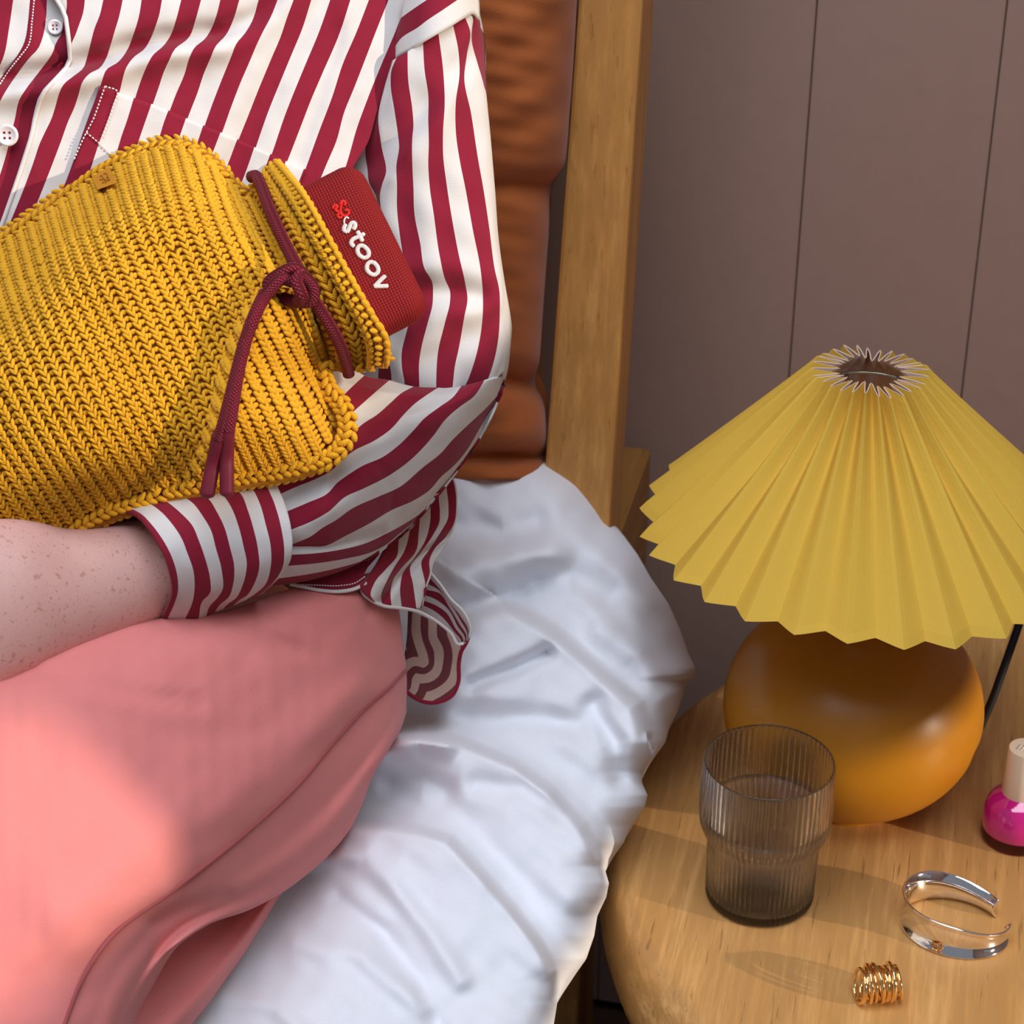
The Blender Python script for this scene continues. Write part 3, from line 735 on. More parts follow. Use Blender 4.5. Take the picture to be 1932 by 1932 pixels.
flap = [(40, -320), (62, -120), (84, -30), (107, 0), (123, 30), (127, 55), (131, 92), (131, 118), (127, 125), (105, 150), (80, 178), (68, 215), (60, 255), (46, 300)]
fu = [.55, .58, .6, .72, 1.0, 1.2, 1.5, 1.52, 1.53, 1.55, 1.53, 1.52, 1.51, 1.51]
shirt_root = MB()
a_ = flap[-1]; fl2 = flap + [(a_[0] - .35*230, 530), (a_[0] - .35*460, 760)]; fu2 = fu + [1.51, 1.51]
cols = [(fu2, fl2)] + [(float(k), slope_ext(v)) for k, v in TS.items()]
shirt = patch('shirt', cols, 5, 130, d_torso, M_STR, pe); tag(shirt, 'cotton shirt in broad maroon and cream stripes')
U = [(-1.9, slope_ext([(-80, 0), (-90, 60), (-110, 130)])), (-1.5, slope_ext(z1([(160, 0), (110, 340), (40, 700), (-40, 880)]))),
     (-1.0, slope_ext(z1([(365, 0), (340, 270), (290, 530), (220, 660), (80, 850), (-20, 1000)]))),
     (-.5, slope_ext(z1([(570, 0), (560, 220), (520, 450), (450, 610), (370, 690), (210, 900), (80, 1090), (-20, 1270)]))),
     (0.0, slope_ext(z1([(800, 0), (770, 240), (740, 430), (690, 500), (640, 640), (500, 840), (310, 1090), (240, 1200), (180, 1450), (60, 1932)]))),
     (.5, slope_ext(z1([(960, 0), (930, 350), (900, 590), (850, 800), (640, 1030), (520, 1190), (440, 1440), (390, 1700), (320, 1932)])))]
patch('button_side', U, 5, 110, lambda x, y, T, R_: d_torso(x, y) + .0032 + .004 * np.exp(-((x - 110) / 30)**2 - ((y - 40) / 50)**2), M_STR, shirt)
def ptube(L, d, r, n=10, k=60, off=0.0):
    q = crs(np.array(L, float), k); dd = d(q[:, 0], q[:, 1]) if callable(d) else np.full(k, d)
    m = MB(); m.tube(P(q[:, 0], q[:, 1], dd - off), r, n); return m
ptube(fl2, d_torso, .0013, off=.0004).build('placket_edge', M_CRM, shirt)
def stitches(name, L, d, parent, pitch=6.5, r=.00042, off=.0008):
    q = np.array(L, float); ln = np.linalg.norm(np.diff(q, axis=0), axis=1).sum(); k = max(4, int(ln / pitch)); q = crs(q, 2*k)
    m = MB()
    for i in range(0, 2*k - 1, 2):
        s = q[i:i+2]; m.tube(P(s[:, 0], s[:, 1], d(s[:, 0], s[:, 1]) - off), r, 6)
    o_ = m.build(name, M_THREAD, parent); tag(o_, kind='stuff'); return o_
stitches('stitching', z1([(415, 0), (390, 250), (340, 560), (250, 680), (120, 840), (0, 1020)]), lambda x, y: d_torso(x, y) + .003, shirt, 5.5)
# breast pocket
ptop = [(193, 163), (221, 173), (300, 199), (322, 208), (354, 222), (385, 236), (420, 250), (452, 264), (484, 277), (516, 292), (554, 309), (591, 326), (640, 348)]
def below(L):
    q = crs(np.array(slope_ext(L, -120, 640)), 400); yt = np.interp(q[:, 0], [p[0] for p in ptop], [p[1] for p in ptop])
    q = q[q[:, 1] >= yt]; return [tuple(p) for p in q[::12]] + [tuple(q[-1])]
pc = [(float(k) + (0 if k == '3.0' else .04), below(TS[k])) for k in ('3.0', '3.5', '4.0', '4.5', '5.0', '5.5', '6.0', '6.5', '7.0', '7.5', '8.0', '8.5', '9.0')]
patch('pocket', pc, 4, 60, lambda x, y, T, R_: d_torso(x, y) - .0022, M_STR, shirt, .0016)
dp = lambda x, y: d_torso(x, y) - .0026
stitches('stitching', [(198, 163), (187, 195), (176, 225), (164, 248), (154, 268), (140, 300)], dp, shirt)
stitches('stitching', [(198, 163), (221, 172), (214, 200), (204, 230), (193, 258)], dp, shirt)
stitches('stitching', [(163, 250), (190, 273), (210, 292), (226, 304)], dp, shirt)
for (bx_, by_, br, off) in ((14, 255, 21, .003), (104, 51, 14.5, -.0035)):   # two buttons
    d0 = float(d_torso(np.float64(bx_), np.float64(by_))) - off; c = P(bx_, by_, d0); r = br * d0 / FPX
    n_ = -nrm(FWD + .25 * UP); t1 = nrm(np.cross(n_, UP)); t2 = np.cross(n_, t1); Rm = np.stack([t1, t2, n_], 1)
    m = MB(); m.lathe([(.0001, -.001), (r*.95, -.001), (r, .0), (r*.98, .0008), (r*.80, .0012), (r*.70, .0007), (.0001, .0005)], c, 32, rot=Rm); bo = m.build('button', M_BTN, shirt)
    h = MB()
    for sx in (-1, 1):
        for sy in (-1, 1): h.lathe([(.0001, .0003), (r*.11, .0003), (r*.11, .00085), (.0001, .00085)], c + (t1*sx + t2*sy)*r*.24, 10, rot=Rm)
    h.build('thread_hole', M_TIP, bo) if False else h.build('thread_hole', M_MAR, shirt)

# upper sleeve -----------------------------------------------------------
def d_slv(x, y, T=None, R_=None):
    s = -.86 + 1.86 * T; dc = 1.350 + .000035 * y
    d = dc - .056 * np.sqrt(np.clip(1 - s*s, 0, 1))
    for L, h, w in (([(890, 90), (800, 200), (700, 310)], .0034, 22), ([(905, 130), (830, 230), (740, 330)], -.0030, 24), ([(700, 560), (800, 545), (900, 560)], .0045, 22), ([(760, 505), (850, 500), (930, 520)], -.0035, 26), ([(780, 690), (860, 650), (940, 600)], .0030, 22), ([(820, 600), (890, 590), (950, 570)], -.003, 26)):
        d = d + h * np.exp(-(seg_dist(x, y, L) / w)**2)
    return d + .0012 * wob(x, y, 41, 110)
J = [(908, 43), (916, 83), (917, 135), (920, 199), (929, 300), (935, 370), (940, 443), (952, 530), (963, 594), (966, 615), (963, 660), (957, 704), (937, 756)]
SL = [
 (.6, [(728, 124), (690, 190), (668, 240), (650, 284), (650, 317), (655, 346), (665, 370), (680, 420), (690, 500), (690, 600), (684, 700), (684, 752)]),
 (1.0, [(737, 118), (718, 180), (702, 235), (689, 284), (693, 317), (697, 346), (707, 364), (716, 420), (722, 500), (722, 600), (714, 700), (712, 752)]),
 (1.5, [(741, 114), (724, 170), (714, 217), (720, 277), (728, 327), (721, 348), (717, 366), (718, 390), (730, 440), (745, 500), (750, 560), (738, 610), (729, 650), (733, 680), (738, 705), (736, 752)]),
 (2.0, [(748, 109), (738, 135), (737, 155), (745, 213), (751, 255), (753, 277), (748, 311), (749, 352), (749, 391), (753, 433), (760, 480), (772, 540), (778, 575), (773, 603), (766, 630), (758, 665), (758, 690), (763, 721), (764, 752)]),
 (2.5, [(769, 97), (770, 149), (778, 207), (780, 238), (778, 259), (778, 311), (780, 352), (782, 404), (793, 460), (801, 507), (816, 534), (817, 553), (816, 574), (807, 609), (795, 656), (791, 681), (791, 725), (791, 752)]),
 (3.0, [(798, 79), (801, 132), (808, 180), (808, 228), (809, 269), (808, 311), (811, 355), (818, 402), (830, 485), (840, 528), (849, 549), (849, 569), (840, 607), (826, 667), (824, 690), (823, 729), (823, 752)]),
 (3.5, [(827, 62), (836, 132), (839, 197), (836, 248), (836, 290), (843, 350), (851, 402), (865, 478), (878, 536), (882, 563), (876, 598), (865, 660), (858, 692), (854, 729), (850, 754)]),
 (4.0, [(855, 48), (865, 97), (867, 139), (860, 192), (860, 248), (869, 311), (877, 350), (892, 433), (907, 511), (911, 557), (911, 588), (907, 629), (892, 692), (880, 723), (857, 758)]),
 (4.5, [(878, 34), (887, 58), (881, 103), (876, 145), (889, 215), (902, 300), (911, 350), (923, 429), (934, 511), (942, 547), (943, 588), (940, 640), (932, 681), (921, 714), (896, 758)]),
 ([5.0, 5.0, 5.0, 5.0, 4.96, 4.9, 4.9, 4.9, 4.9, 4.9, 4.9, 4.9, 4.9], [(894, 27), (890, 77), (900, 116), (912, 157), (918, 203), (927, 300), (933, 370), (938, 443), (949, 525), (959, 590), (961, 615), (958, 660), (950, 704), (926, 757)][:13]),
 ([5.5, 5.5, 5.5, 4.99, 4.99, 4.99, 4.99, 4.99, 4.99, 4.99, 4.99, 4.99, 4.99, 4.99], J)]
sl = patch('sleeve', SL, 5, 130, d_slv, M_STR, shirt, .0014)
def d_sh(x, y, T=None, R_=None): return 1.3505 - .056 * np.sqrt(1 - np.clip(-.80 + 1.76 * (x - 738) / 180, -.95, .97)**2) - .0015
YK = [(.52, [(728, 138), (747, 110), (770, 96), (798, 79), (827, 63), (854, 48), (877, 34), (895, 26), (906, 38)]),
      (1.0, [(738, 100), (757, 72), (788, 52), (805, 39), (835, 19), (863, 0), (885, -14), (900, -14)]),
      (1.5, [(756, 34), (774, 21), (805, 0), (830, -16), (850, -30), (870, -46)]),
      (1.95, [(765, -10), (785, -30), (815, -50), (845, -80)]), (2.5, [(800, -80), (815, -100), (830, -120), (850, -140)]), (3.3, [(830, -200), (838, -210), (846, -220), (858, -230)])]
patch('shoulder_yoke', YK, 5, 50, d_sh, M_STR, shirt, .0014)
YS = [(.55, [(893, 0), (898, 12), (903, 30), (906, 46)]), (.9, [(900, -6), (908, 20), (913, 43), (914, 60)])]
patch('shoulder_yoke', [(.55, [(880, -60), (893, 0), (900, 26), (906, 50)]), (.95, [(886, -60), (899, 0), (909, 40), (913, 62)])], 4, 20, lambda x, y, T, R_: 1.335 + .012 * T, M_STR, shirt)

# forearm sleeve -----------------------------------------------------------
TOPF = [(930, 690), (871, 726), (852, 731), (826, 731), (783, 728), (738, 716), (707, 706), (667, 690), (640, 676), (600, 712), (560, 765), (520, 820), (480, 866)]
BOTF = [(957, 704), (936, 757), (919, 787), (905, 823), (879, 863), (855, 894), (824, 932), (793, 973), (755, 1013), (731, 1032), (690, 1062), (640, 1082), (585, 1095), (515, 1106), (490, 1112)]
def d_fore(x, y, T=None, R_=None):
    a = np.abs(seg_dist(x, y, TOPF)); b = np.abs(seg_dist(x, y, BOTF)); t = a / (a + b + 1e-6)
    dc = np.interp(x, [480, 600, 750, 880, 957], [1.262, 1.295, 1.335, 1.350, 1.364])
    Rr = np.interp(x, [480, 560, 620, 750, 860, 930, 957], [.030, .042, .056, .058, .046, .030, .022])
    pr = np.interp(t, [0, .12, .3, .45, .6, .75, .87, .95, 1], [.52, .84, 1, .98, .90, .75, .54, .33, 0])
    d = dc - Rr * pr
    for L, h, w in (([(520, 955), (590, 930), (640, 895)], .003, 18), ([(560, 1000), (640, 960), (720, 900)], -.003, 30), ([(552, 1032), (620, 1030), (720, 1005)], .005, 9), ([(700, 815), (760, 770), (830, 745)], .004, 18), ([(660, 770), (740, 740), (800, 735)], -.003, 18), ([(790, 800), (850, 770), (900, 735)], -.0025, 26), ([(720, 880), (740, 930), (738, 980)], .0018, 10)):
        d = d + h * np.exp(-(seg_dist(x, y, L) / w)**2)
    return d + .0009 * wob(x, y, 51, 100)
FA = [
 (.55, [(640, 676), (618, 700), (596, 730), (560, 780), (520, 830), (480, 870)]),
 (.8, [(664, 692), (640, 718), (622, 738), (580, 785), (530, 835), (484, 880)]),
 (1.0, [(688, 708), (662, 732), (645, 749), (600, 790), (550, 840), (505, 875), (488, 889)]),
 (1.5, [(735, 717), (714, 735), (690, 756), (671, 773), (645, 795), (600, 832), (550, 870), (510, 893), (494, 900)]),
 (2.0, [(781, 729), (757, 742), (738, 759), (712, 782), (683, 801), (655, 828), (610, 862), (565, 888), (530, 906), (508, 916)]),
 (2.5, [(827, 731), (807, 744), (781, 763), (762, 782), (738, 809), (707, 831), (667, 851), (643, 870), (629, 885), (595, 904), (560, 918), (525, 934)]),
 (3.0, [(871, 728), (855, 749), (829, 768), (798, 792), (783, 809), (750, 842), (721, 863), (686, 878), (655, 897), (636, 911), (619, 930), (579, 949), (534, 968)]),
 (3.5, [(914, 718), (895, 747), (867, 768), (840, 792), (817, 823), (807, 835), (762, 878), (731, 899), (683, 923), (652, 937), (619, 966), (595, 980), (543, 1002)]),
 (4.0, [(951, 712), (944, 738), (931, 755), (914, 773), (886, 799), (852, 832), (833, 854), (798, 882), (752, 920), (714, 937), (662, 961), (633, 982), (607, 997), (588, 1011), (546, 1029)]),
 (4.5, [(937, 757), (919, 785), (903, 812), (879, 852), (855, 880), (833, 899), (810, 925), (781, 944), (738, 963), (698, 987), (652, 1011), (612, 1030), (580, 1031), (546, 1031)]),
 (5.0, [(903, 826), (878, 864), (854, 894), (823, 933), (796, 966), (762, 989), (721, 1011), (690, 1025), (643, 1037), (595, 1044), (545, 1047)]),
 (5.5, [(874, 869), (851, 899), (822, 935), (795, 969), (774, 990), (750, 1010), (729, 1027), (700, 1042), (652, 1054), (595, 1063), (538, 1068)]),
 (6.0, [(838, 917), (818, 941), (794, 971), (772, 994), (746, 1016), (722, 1034), (690, 1055), (640, 1071), (590, 1082), (522, 1092)]),
 (6.5, [(793, 973), (770, 998), (742, 1022), (716, 1042), (680, 1062), (635, 1081), (585, 1095), (508, 1106)])]
fa = patch('forearm_sleeve', FA, 5, 120, d_fore, M_STR, shirt, .0014)

# cuff: a closed band round the wrist ------------------------------------------
C_ = [
 (.10, z6([(0, 500), (60, 465), (130, 442), (250, 440), (380, 540), (500, 720), (590, 910), (632, 1080), (640, 1250), (600, 1360), (560, 1430), (520, 1490)])),
 (.50, z6([(10, 455), (100, 405), (200, 398), (330, 450), (440, 560), (530, 680), (600, 800), (660, 950), (690, 1100), (690, 1200), (650, 1330), (600, 1440), (570, 1500)])),
 (1.0, z6([(150, 380), (240, 342), (380, 340), (510, 420), (640, 560), (720, 680), (780, 830), (840, 1010), (850, 1150), (830, 1300), (770, 1440), (740, 1500)])),
 (1.5, z6([(280, 330), (330, 305), (470, 275), (600, 350), (720, 450), (830, 570), (890, 710), (950, 880), (1000, 1090), (1000, 1210), (920, 1300), (890, 1450), (880, 1490)])),
 (2.0, z6([(400, 262), (450, 240), (560, 230), (700, 270), (830, 350), (930, 480), (1010, 620), (1050, 770), (1110, 1000), (1115, 1190), (1070, 1260), (990, 1350), (960, 1450)])),
 (2.5, z6([(560, 210), (600, 196), (760, 190), (880, 240), (1000, 330), (1060, 430), (1130, 570), (1190, 780), (1230, 960), (1220, 1130), (1180, 1250), (1090, 1330), (1040, 1400)])),
 (3.0, z6([(760, 176), (800, 168), (900, 165), (1040, 200), (1150, 310), (1210, 410), (1270, 570), (1320, 770), (1350, 930), (1310, 1140), (1250, 1260), (1170, 1320), (1120, 1370)])),
 (3.5, z6([(960, 152), (1050, 150), (1180, 185), (1290, 260), (1360, 420), (1410, 580), (1460, 810), (1470, 970), (1410, 1150), (1360, 1230), (1270, 1290), (1210, 1340)])),
 (4.0, z6([(1150, 140), (1230, 138), (1340, 150), (1420, 240), (1480, 370), (1530, 550), (1580, 770), (1580, 960), (1530, 1130), (1420, 1230), (1330, 1290)])),
 (4.5, z6([(1330, 120), (1400, 115), (1490, 125), (1580, 270), (1640, 430), (1690, 640), (1710, 800), (1690, 980), (1640, 1070), (1530, 1190), (1450, 1250)])),
 (4.95, z6([(1450, 95), (1510, 92), (1590, 120), (1680, 270), (1740, 430), (1780, 620), (1790, 760), (1770, 900), (1710, 1010), (1600, 1130), (1500, 1220)]))]
nr = 56
g = []; uu = []
for u, L in C_:
    g.append(crs(np.array(L), nr)); uu.append(u)
g = np.array(g); Gc, t = across(g, 6); ui = np.interp(t, np.arange(len(uu)), uu)
ncol = len(t); v = np.linspace(0, 1, nr); fx = t / t[-1]
dcc = 1.243 + .022 * fx; Rc = .040 + .003 * fx
sv = np.sin(math.pi * np.clip(v, 0, 1)); prf = np.where(v < .5, sv**.62, sv**.8)
Df = dcc[:, None] - Rc[:, None] * prf[None] - .0004 * wob(Gc[..., 0], Gc[..., 1], 61, 70)
Db = dcc[:, None] + Rc[:, None] * sv[None]**.7
A_ = Gc[:, :1]; B_ = Gc[:, -1:]; chord = A_ + (B_ - A_) * v[None, :, None]
Gb = chord - (Gc - chord) * .75
ring = np.concatenate([P(Gc[..., 0], Gc[..., 1], Df), P(Gb[..., 0], Gb[..., 1], Db)[:, -2:0:-1]], 1)
nn = ring.shape[1]
uv = np.stack([np.repeat(ui, nn), np.tile(np.linspace(0, 1, nn), ncol)], 1)
f = [(a, d, c, b) for a, b, c, d in grid_faces(ncol, nn, False, True)]
cu = link('cuff', ring.reshape(-1, 3), f, M_STR, shirt, uv); sm_ = solid(cu, .0024)
# stitching of the hem below the forearm and the hem itself
def d_hem(x, y, T=None, R_=None): return np.interp(x, [540, 620, 700, 740], [1.292, 1.306, 1.322, 1.33]) + .0004 * (y - 1090) * -.5
HM = [(.5, [(540, 1102), (580, 1100), (620, 1092), (660, 1074), (700, 1052), (735, 1034)]),
      (.02, [(545, 1100), (580, 1096), (625, 1084), (665, 1066), (705, 1042), (740, 1020)])]
HM = [(.50, [(548, 1100), (575, 1106), (605, 1112), (640, 1114), (672, 1108), (690, 1098)]),
      (.45, [(550, 1099), (578, 1104), (606, 1109), (640, 1110), (670, 1104), (688, 1094)]),
      (.02, [(552, 1096), (585, 1094), (620, 1086), (655, 1072), (690, 1056), (722, 1036)]),
      (-.45, [(556, 1090), (590, 1086), (625, 1076), (660, 1062), (695, 1044), (726, 1026)]),
      (-.95, [(560, 1080), (600, 1074), (640, 1062), (680, 1044), (720, 1020)])]
patch('shirt_hem', HM, 5, 40, d_hem, M_STR, shirt)
stitches('stitching', [(566, 1103), (600, 1104), (640, 1105), (672, 1099), (688, 1088)], d_hem, shirt, 5)
ptube([(548, 1102), (575, 1108), (605, 1114), (640, 1116), (672, 1110), (690, 1100)], d_hem, .0011).build('hem_edge', M_CRM, shirt)
# shirt tail hanging beside the hip
def d_tail(x, y, T=None, R_=None):
    d = np.interp(y, [890, 1000, 1100, 1200, 1330], [1.405, 1.392, 1.378, 1.385, 1.395]) + .00010 * (x - 760) + np.interp(x, [680, 740, 800, 860], [-.058, -.034, -.010, 0])
    for L, h, w in (([(850, 1010), (800, 1045), (750, 1095), (720, 1135)], .006, 8), ([(835, 1000), (785, 1035), (735, 1080), (705, 1125)], -.004, 14), ([(800, 1060), (800, 1100), (790, 1145)], -.004, 14)):
        d = d + h * np.exp(-(seg_dist(x, y, L) / w)**2)
    return d
HK = [(1.0, [(740, 1015), (729, 1032), (710, 1066), (690, 1094), (681, 1106), (698, 1130)]),
 (1.5, [(762, 1000), (755, 1011), (748, 1051), (729, 1073), (707, 1099), (700, 1125), (708, 1136)]),
 (2.0, [(778, 975), (774, 992), (771, 1013), (764, 1037), (742, 1073), (731, 1094), (719, 1130), (722, 1142)]),
 (2.5, [(800, 950), (794, 970), (790, 1004), (786, 1037), (757, 1073), (743, 1092), (737, 1116), (739, 1145)]),
 (3.0, [(820, 930), (813, 951), (812, 980), (805, 1013), (781, 1054), (760, 1082), (755, 1109), (758, 1147)]),
 (3.5, [(835, 915), (829, 930), (830, 966), (829, 985), (819, 1006), (793, 1044), (774, 1070), (779, 1101), (786, 1150)]),
 (4.0, [(846, 895), (843, 911), (846, 954), (845, 978), (833, 1001), (810, 1037), (795, 1061), (799, 1085), (802, 1099), (793, 1148)]),
 (4.5, [(850, 888), (852, 897), (858, 918), (861, 954), (857, 987), (841, 1013), (819, 1037), (810, 1059), (811, 1080), (803, 1106), (796, 1146)]),
 (4.95, [(851, 886), (854, 896), (861, 918), (863, 954), (860, 987), (848, 1014), (830, 1045), (817, 1066), (814, 1084), (806, 1107), (798, 1145)])]
patch('shirt_tail', HK, 5, 70, d_tail, M_STR, shirt)
WG = [(4.6, [(812, 1082), (830, 1103), (849, 1130), (874, 1154), (887, 1190), (884, 1203)]), (4.98, [(811, 1085), (828, 1105), (848, 1134), (870, 1160), (885, 1193), (883, 1204)]),
 (5.0, [(809, 1089), (826, 1107), (848, 1137), (868, 1162), (884, 1195), (882, 1205)]), (5.5, [(805, 1101), (826, 1112), (850, 1140), (868, 1169), (882, 1200), (881, 1206)]), (6.0, [(803, 1112), (830, 1120), (848, 1146), (866, 1176), (880, 1204), (879, 1208)]),
 (6.5, [(799, 1122), (820, 1130), (846, 1150), (863, 1181), (877, 1208), (876, 1211)]), (7.0, [(795, 1132), (818, 1140), (841, 1155), (859, 1185), (874, 1211), (873, 1214)]), (7.5, [(792, 1140), (815, 1150), (836, 1166), (856, 1191), (870, 1213), (869, 1216)]), (7.98, [(789, 1148), (812, 1163), (833, 1177), (854, 1196), (866, 1214), (866, 1217)])]
patch('shirt_tail', WG, 4, 40, lambda x, y, T, R_: 1.386 + .016 * T - .00009 * (x - 800) + .0001 * (y - 1140), M_STR, shirt)
def d_ins(x, y, T=None, R_=None): return 1.425 + .00006 * (x - 760) - .00012 * (y - 1240) + .006 * np.exp(-(((x - 815) / 30)**2 + ((y - 1250) / 40)**2)) + 0 * x
spine = [tuple(q) for q in crs(np.array([(800, 1165), (803, 1205), (812, 1235), (812, 1256), (800, 1266), (782, 1264), (770, 1276), (766, 1296)], float), 60)]
ni, nj = 60, 70
Lb = crs(np.array([(770, 1150), (768, 1200), (761, 1259), (762, 1300), (779, 1316)]), nj); Rb = crs(np.array([(868, 1195), (877, 1216), (866, 1240), (863, 1290), (852, 1312), (830, 1323), (803, 1324), (785, 1318)]), nj)
tt = np.linspace(0, 1, ni)[:, None, None]; Gi = Lb[None] * (1 - tt) + Rb[None] * tt
ud = np.abs(seg_dist(Gi[..., 0], Gi[..., 1], spine)) / 34.0 + .30 + .06 * wob(Gi[..., 0], Gi[..., 1], 71, 60)
ob = link('tail_inside', P(Gi[..., 0], Gi[..., 1], d_ins(Gi[..., 0], Gi[..., 1])).reshape(-1, 3), grid_faces(ni, nj), M_INS_SHADE, shirt, np.stack([ud.ravel(), ud.ravel()*0], 1)); solid(ob, .0012, 0)
ptube([(887, 1192), (880, 1212), (870, 1230), (866, 1250), (864, 1290), (853, 1312), (830, 1324), (803, 1325), (780, 1315), (764, 1302)], lambda x, y: d_ins(x, y) - .001, .0013).build('hem_edge', M_MAR, shirt)
ptube([(681, 1104), (684, 1118), (698, 1131), (720, 1142), (761, 1148), (786, 1153), (812, 1165), (833, 1179), (852, 1196), (866, 1216), (874, 1214)], lambda x, y: np.interp(x, [680, 740, 800, 870], [1.318, 1.340, 1.370, 1.388]), .0010).build('hem_edge', M_CRM, shirt)

# trousers --------------------------------------------------------------------
TR_ = [
 [(735, 1072, 1.395), (690, 1082, 1.350), (620, 1090, 1.318), (550, 1110, 1.295), (450, 1145, 1.268), (380, 1160, 1.25), (310, 1166, 1.238), (200, 1186, 1.218), (100, 1221, 1.203), (0, 1256, 1.192), (-130, 1310, 1.18)],
 [(742, 1085, 1.375), (690, 1105, 1.333), (620, 1125, 1.300), (550, 1150, 1.277), (450, 1182, 1.249), (380, 1200, 1.231), (300, 1215, 1.214), (200, 1245, 1.195), (100, 1285, 1.178), (0, 1322, 1.166), (-130, 1380, 1.15)],
 [(750, 1130, 1.372), (690, 1165, 1.325), (600, 1205, 1.286), (480, 1258, 1.243), (330, 1320, 1.197), (150, 1400, 1.160), (0, 1460, 1.139), (-130, 1520, 1.12)],
 [(757, 1180, 1.375), (700, 1230, 1.332), (620, 1290, 1.294), (500, 1372, 1.245), (340, 1470, 1.190), (160, 1580, 1.145), (20, 1670, 1.117), (-130, 1760, 1.09)],
 [(763, 1230, 1.382), (710, 1285, 1.342), (635, 1355, 1.302), (530, 1445, 1.256), (390, 1550, 1.205), (230, 1670, 1.155), (90, 1790, 1.120), (-30, 1920, 1.09), (-70, 2010, 1.08)],
 [(767, 1262, 1.392), (735, 1296, 1.362), (700, 1326, 1.344), (634, 1396, 1.308), (565, 1478, 1.274), (464, 1572, 1.234), (326, 1681, 1.182), (210, 1768, 1.147), (156, 1847, 1.128), (122, 1932, 1.112), (95, 2010, 1.10)],
 [(768, 1300, 1.401), (742, 1350, 1.372), (705, 1410, 1.346), (650, 1475, 1.316), (580, 1545, 1.283), (490, 1615, 1.246), (390, 1680, 1.206), (290, 1745, 1.172), (222, 1820, 1.146), (170, 1932, 1.124), (140, 2010, 1.115)],
 [(767, 1330, 1.409), (754, 1373, 1.390), (731, 1418, 1.369), (695, 1474, 1.345), (655, 1540, 1.318), (600, 1597, 1.294), (530, 1650, 1.266), (430, 1702, 1.226), (340, 1750, 1.192), (270, 1830, 1.163), (220, 1932, 1.142), (190, 2010, 1.13)],
 [(766, 1346, 1.418), (755, 1378, 1.406), (734, 1412, 1.396), (701, 1467, 1.382), (687, 1507, 1.368), (664, 1558, 1.352), (617, 1616, 1.330), (572, 1655, 1.312), (528, 1686, 1.292), (470, 1716, 1.262), (390, 1745, 1.224), (330, 1790, 1.200), (280, 1860, 1.178), (240, 1932, 1.16), (215, 2010, 1.15)],
 [(762, 1352, 1.436), (748, 1384, 1.426), (728, 1414, 1.418), (695, 1468, 1.406), (680, 1508, 1.392), (657, 1557, 1.376), (610, 1612, 1.354), (566, 1650, 1.336), (522, 1680, 1.316), (466, 1708, 1.290), (392, 1738, 1.256), (336, 1784, 1.230), (290, 1860, 1.21), (255, 1932, 1.19), (235, 2010, 1.18)]]
g = np.array([crs(np.array(L), 150) for L in TR_]); Gp, t = across(g, 8)
PX, PY, D = Gp[..., 0], Gp[..., 1], Gp[..., 2].copy()
for L, h, w in (([(300, 1180), (380, 1195), (470, 1230)], .002, 14), ([(420, 1170), (500, 1190), (560, 1230)], .0022, 14), ([(0, 1278), (60, 1262), (120, 1275), (240, 1310), (380, 1325)], .003, 12), ([(0, 1300), (100, 1290), (240, 1330)], -.002, 18),
                ([(430, 1205), (520, 1210), (600, 1235)], .0016, 14), ([(0, 1400), (120, 1380), (200, 1420)], .0014, 18), ([(250, 1370), (380, 1390), (500, 1380)], .0012, 22), ([(672, 1530), (655, 1548), (640, 1575)], .006, 9), ([(760, 1330), (735, 1390), (700, 1440)], -.0015, 14), ([(700, 1100), (690, 1160), (690, 1190)], .0025, 8), ([(430, 1690), (350, 1715), (290, 1740)], .003, 16)):
    D += h * np.exp(-(seg_dist(PX, PY, L) / w)**2)
D -= .020 * np.exp(-(seg_dist(PX, PY, [(150, 1720), (400, 1560), (660, 1370)]) / 120)**2)
D += .0010 * wob(PX, PY, 81, 170) + .0004 * wob(PX, PY, 82, 60)
top = P(PX, PY, D)
f = [(a, d, c, b) for a, b, c, d in grid_faces(*PX.shape)]
v_ = top.reshape(-1, 3)
q = f[len(f)//2]
if np.cross(v_[q[1]] - v_[q[0]], v_[q[2]] - v_[q[0]]) @ FWD > 0: f = [x[::-1] for x in f]
tr = link('trousers', v_, f, M_PANT, pe); solid(tr, .0016); tag(tr, 'soft coral pink cotton trousers')
LG = [(0, [(545, 1668, 1.335), (528, 1690, 1.322), (498, 1740, 1.304), (467, 1790, 1.288), (430, 1842, 1.268), (395, 1891, 1.250), (362, 1932, 1.236), (310, 2010, 1.21)]),
      (0, [(535, 1670, 1.322), (512, 1700, 1.304), (482, 1748, 1.285), (448, 1800, 1.264), (412, 1850, 1.244), (370, 1900, 1.224), (330, 1945, 1.208), (280, 2010, 1.19)]),
      (0, [(515, 1678, 1.312), (480, 1718, 1.292), (445, 1762, 1.272), (400, 1815, 1.246), (350, 1870, 1.222), (290, 1930, 1.198), (220, 2010, 1.17)]),
      (0, [(480, 1690, 1.305), (440, 1725, 1.288), (400, 1765, 1.262), (350, 1815, 1.232), (290, 1870, 1.205), (230, 1930, 1.18), (160, 2010, 1.15)]),
      (0, [(420, 1700, 1.285), (380, 1732, 1.268), (330, 1775, 1.238), (270, 1830, 1.205), (220, 1880, 1.182), (160, 1940, 1.16), (110, 2010, 1.14)])]
def d_leg_wrap(): pass
lo = patch('trouser_leg', LG, 8, 80, None, M_PANT, tr, .0016)
sq = crs(np.array([(x, y, d) for x, y, d in TR_[5]]), 160)
m = MB(); m.tube(P(sq[:, 0], sq[:, 1], sq[:, 2] - .0010 - .020 * np.exp(-(seg_dist(sq[:, 0], sq[:, 1], [(150, 1720), (400, 1560), (660, 1370)]) / 120)**2)), .0011, 8); m.build('side_seam', M_PSEAM, tr)

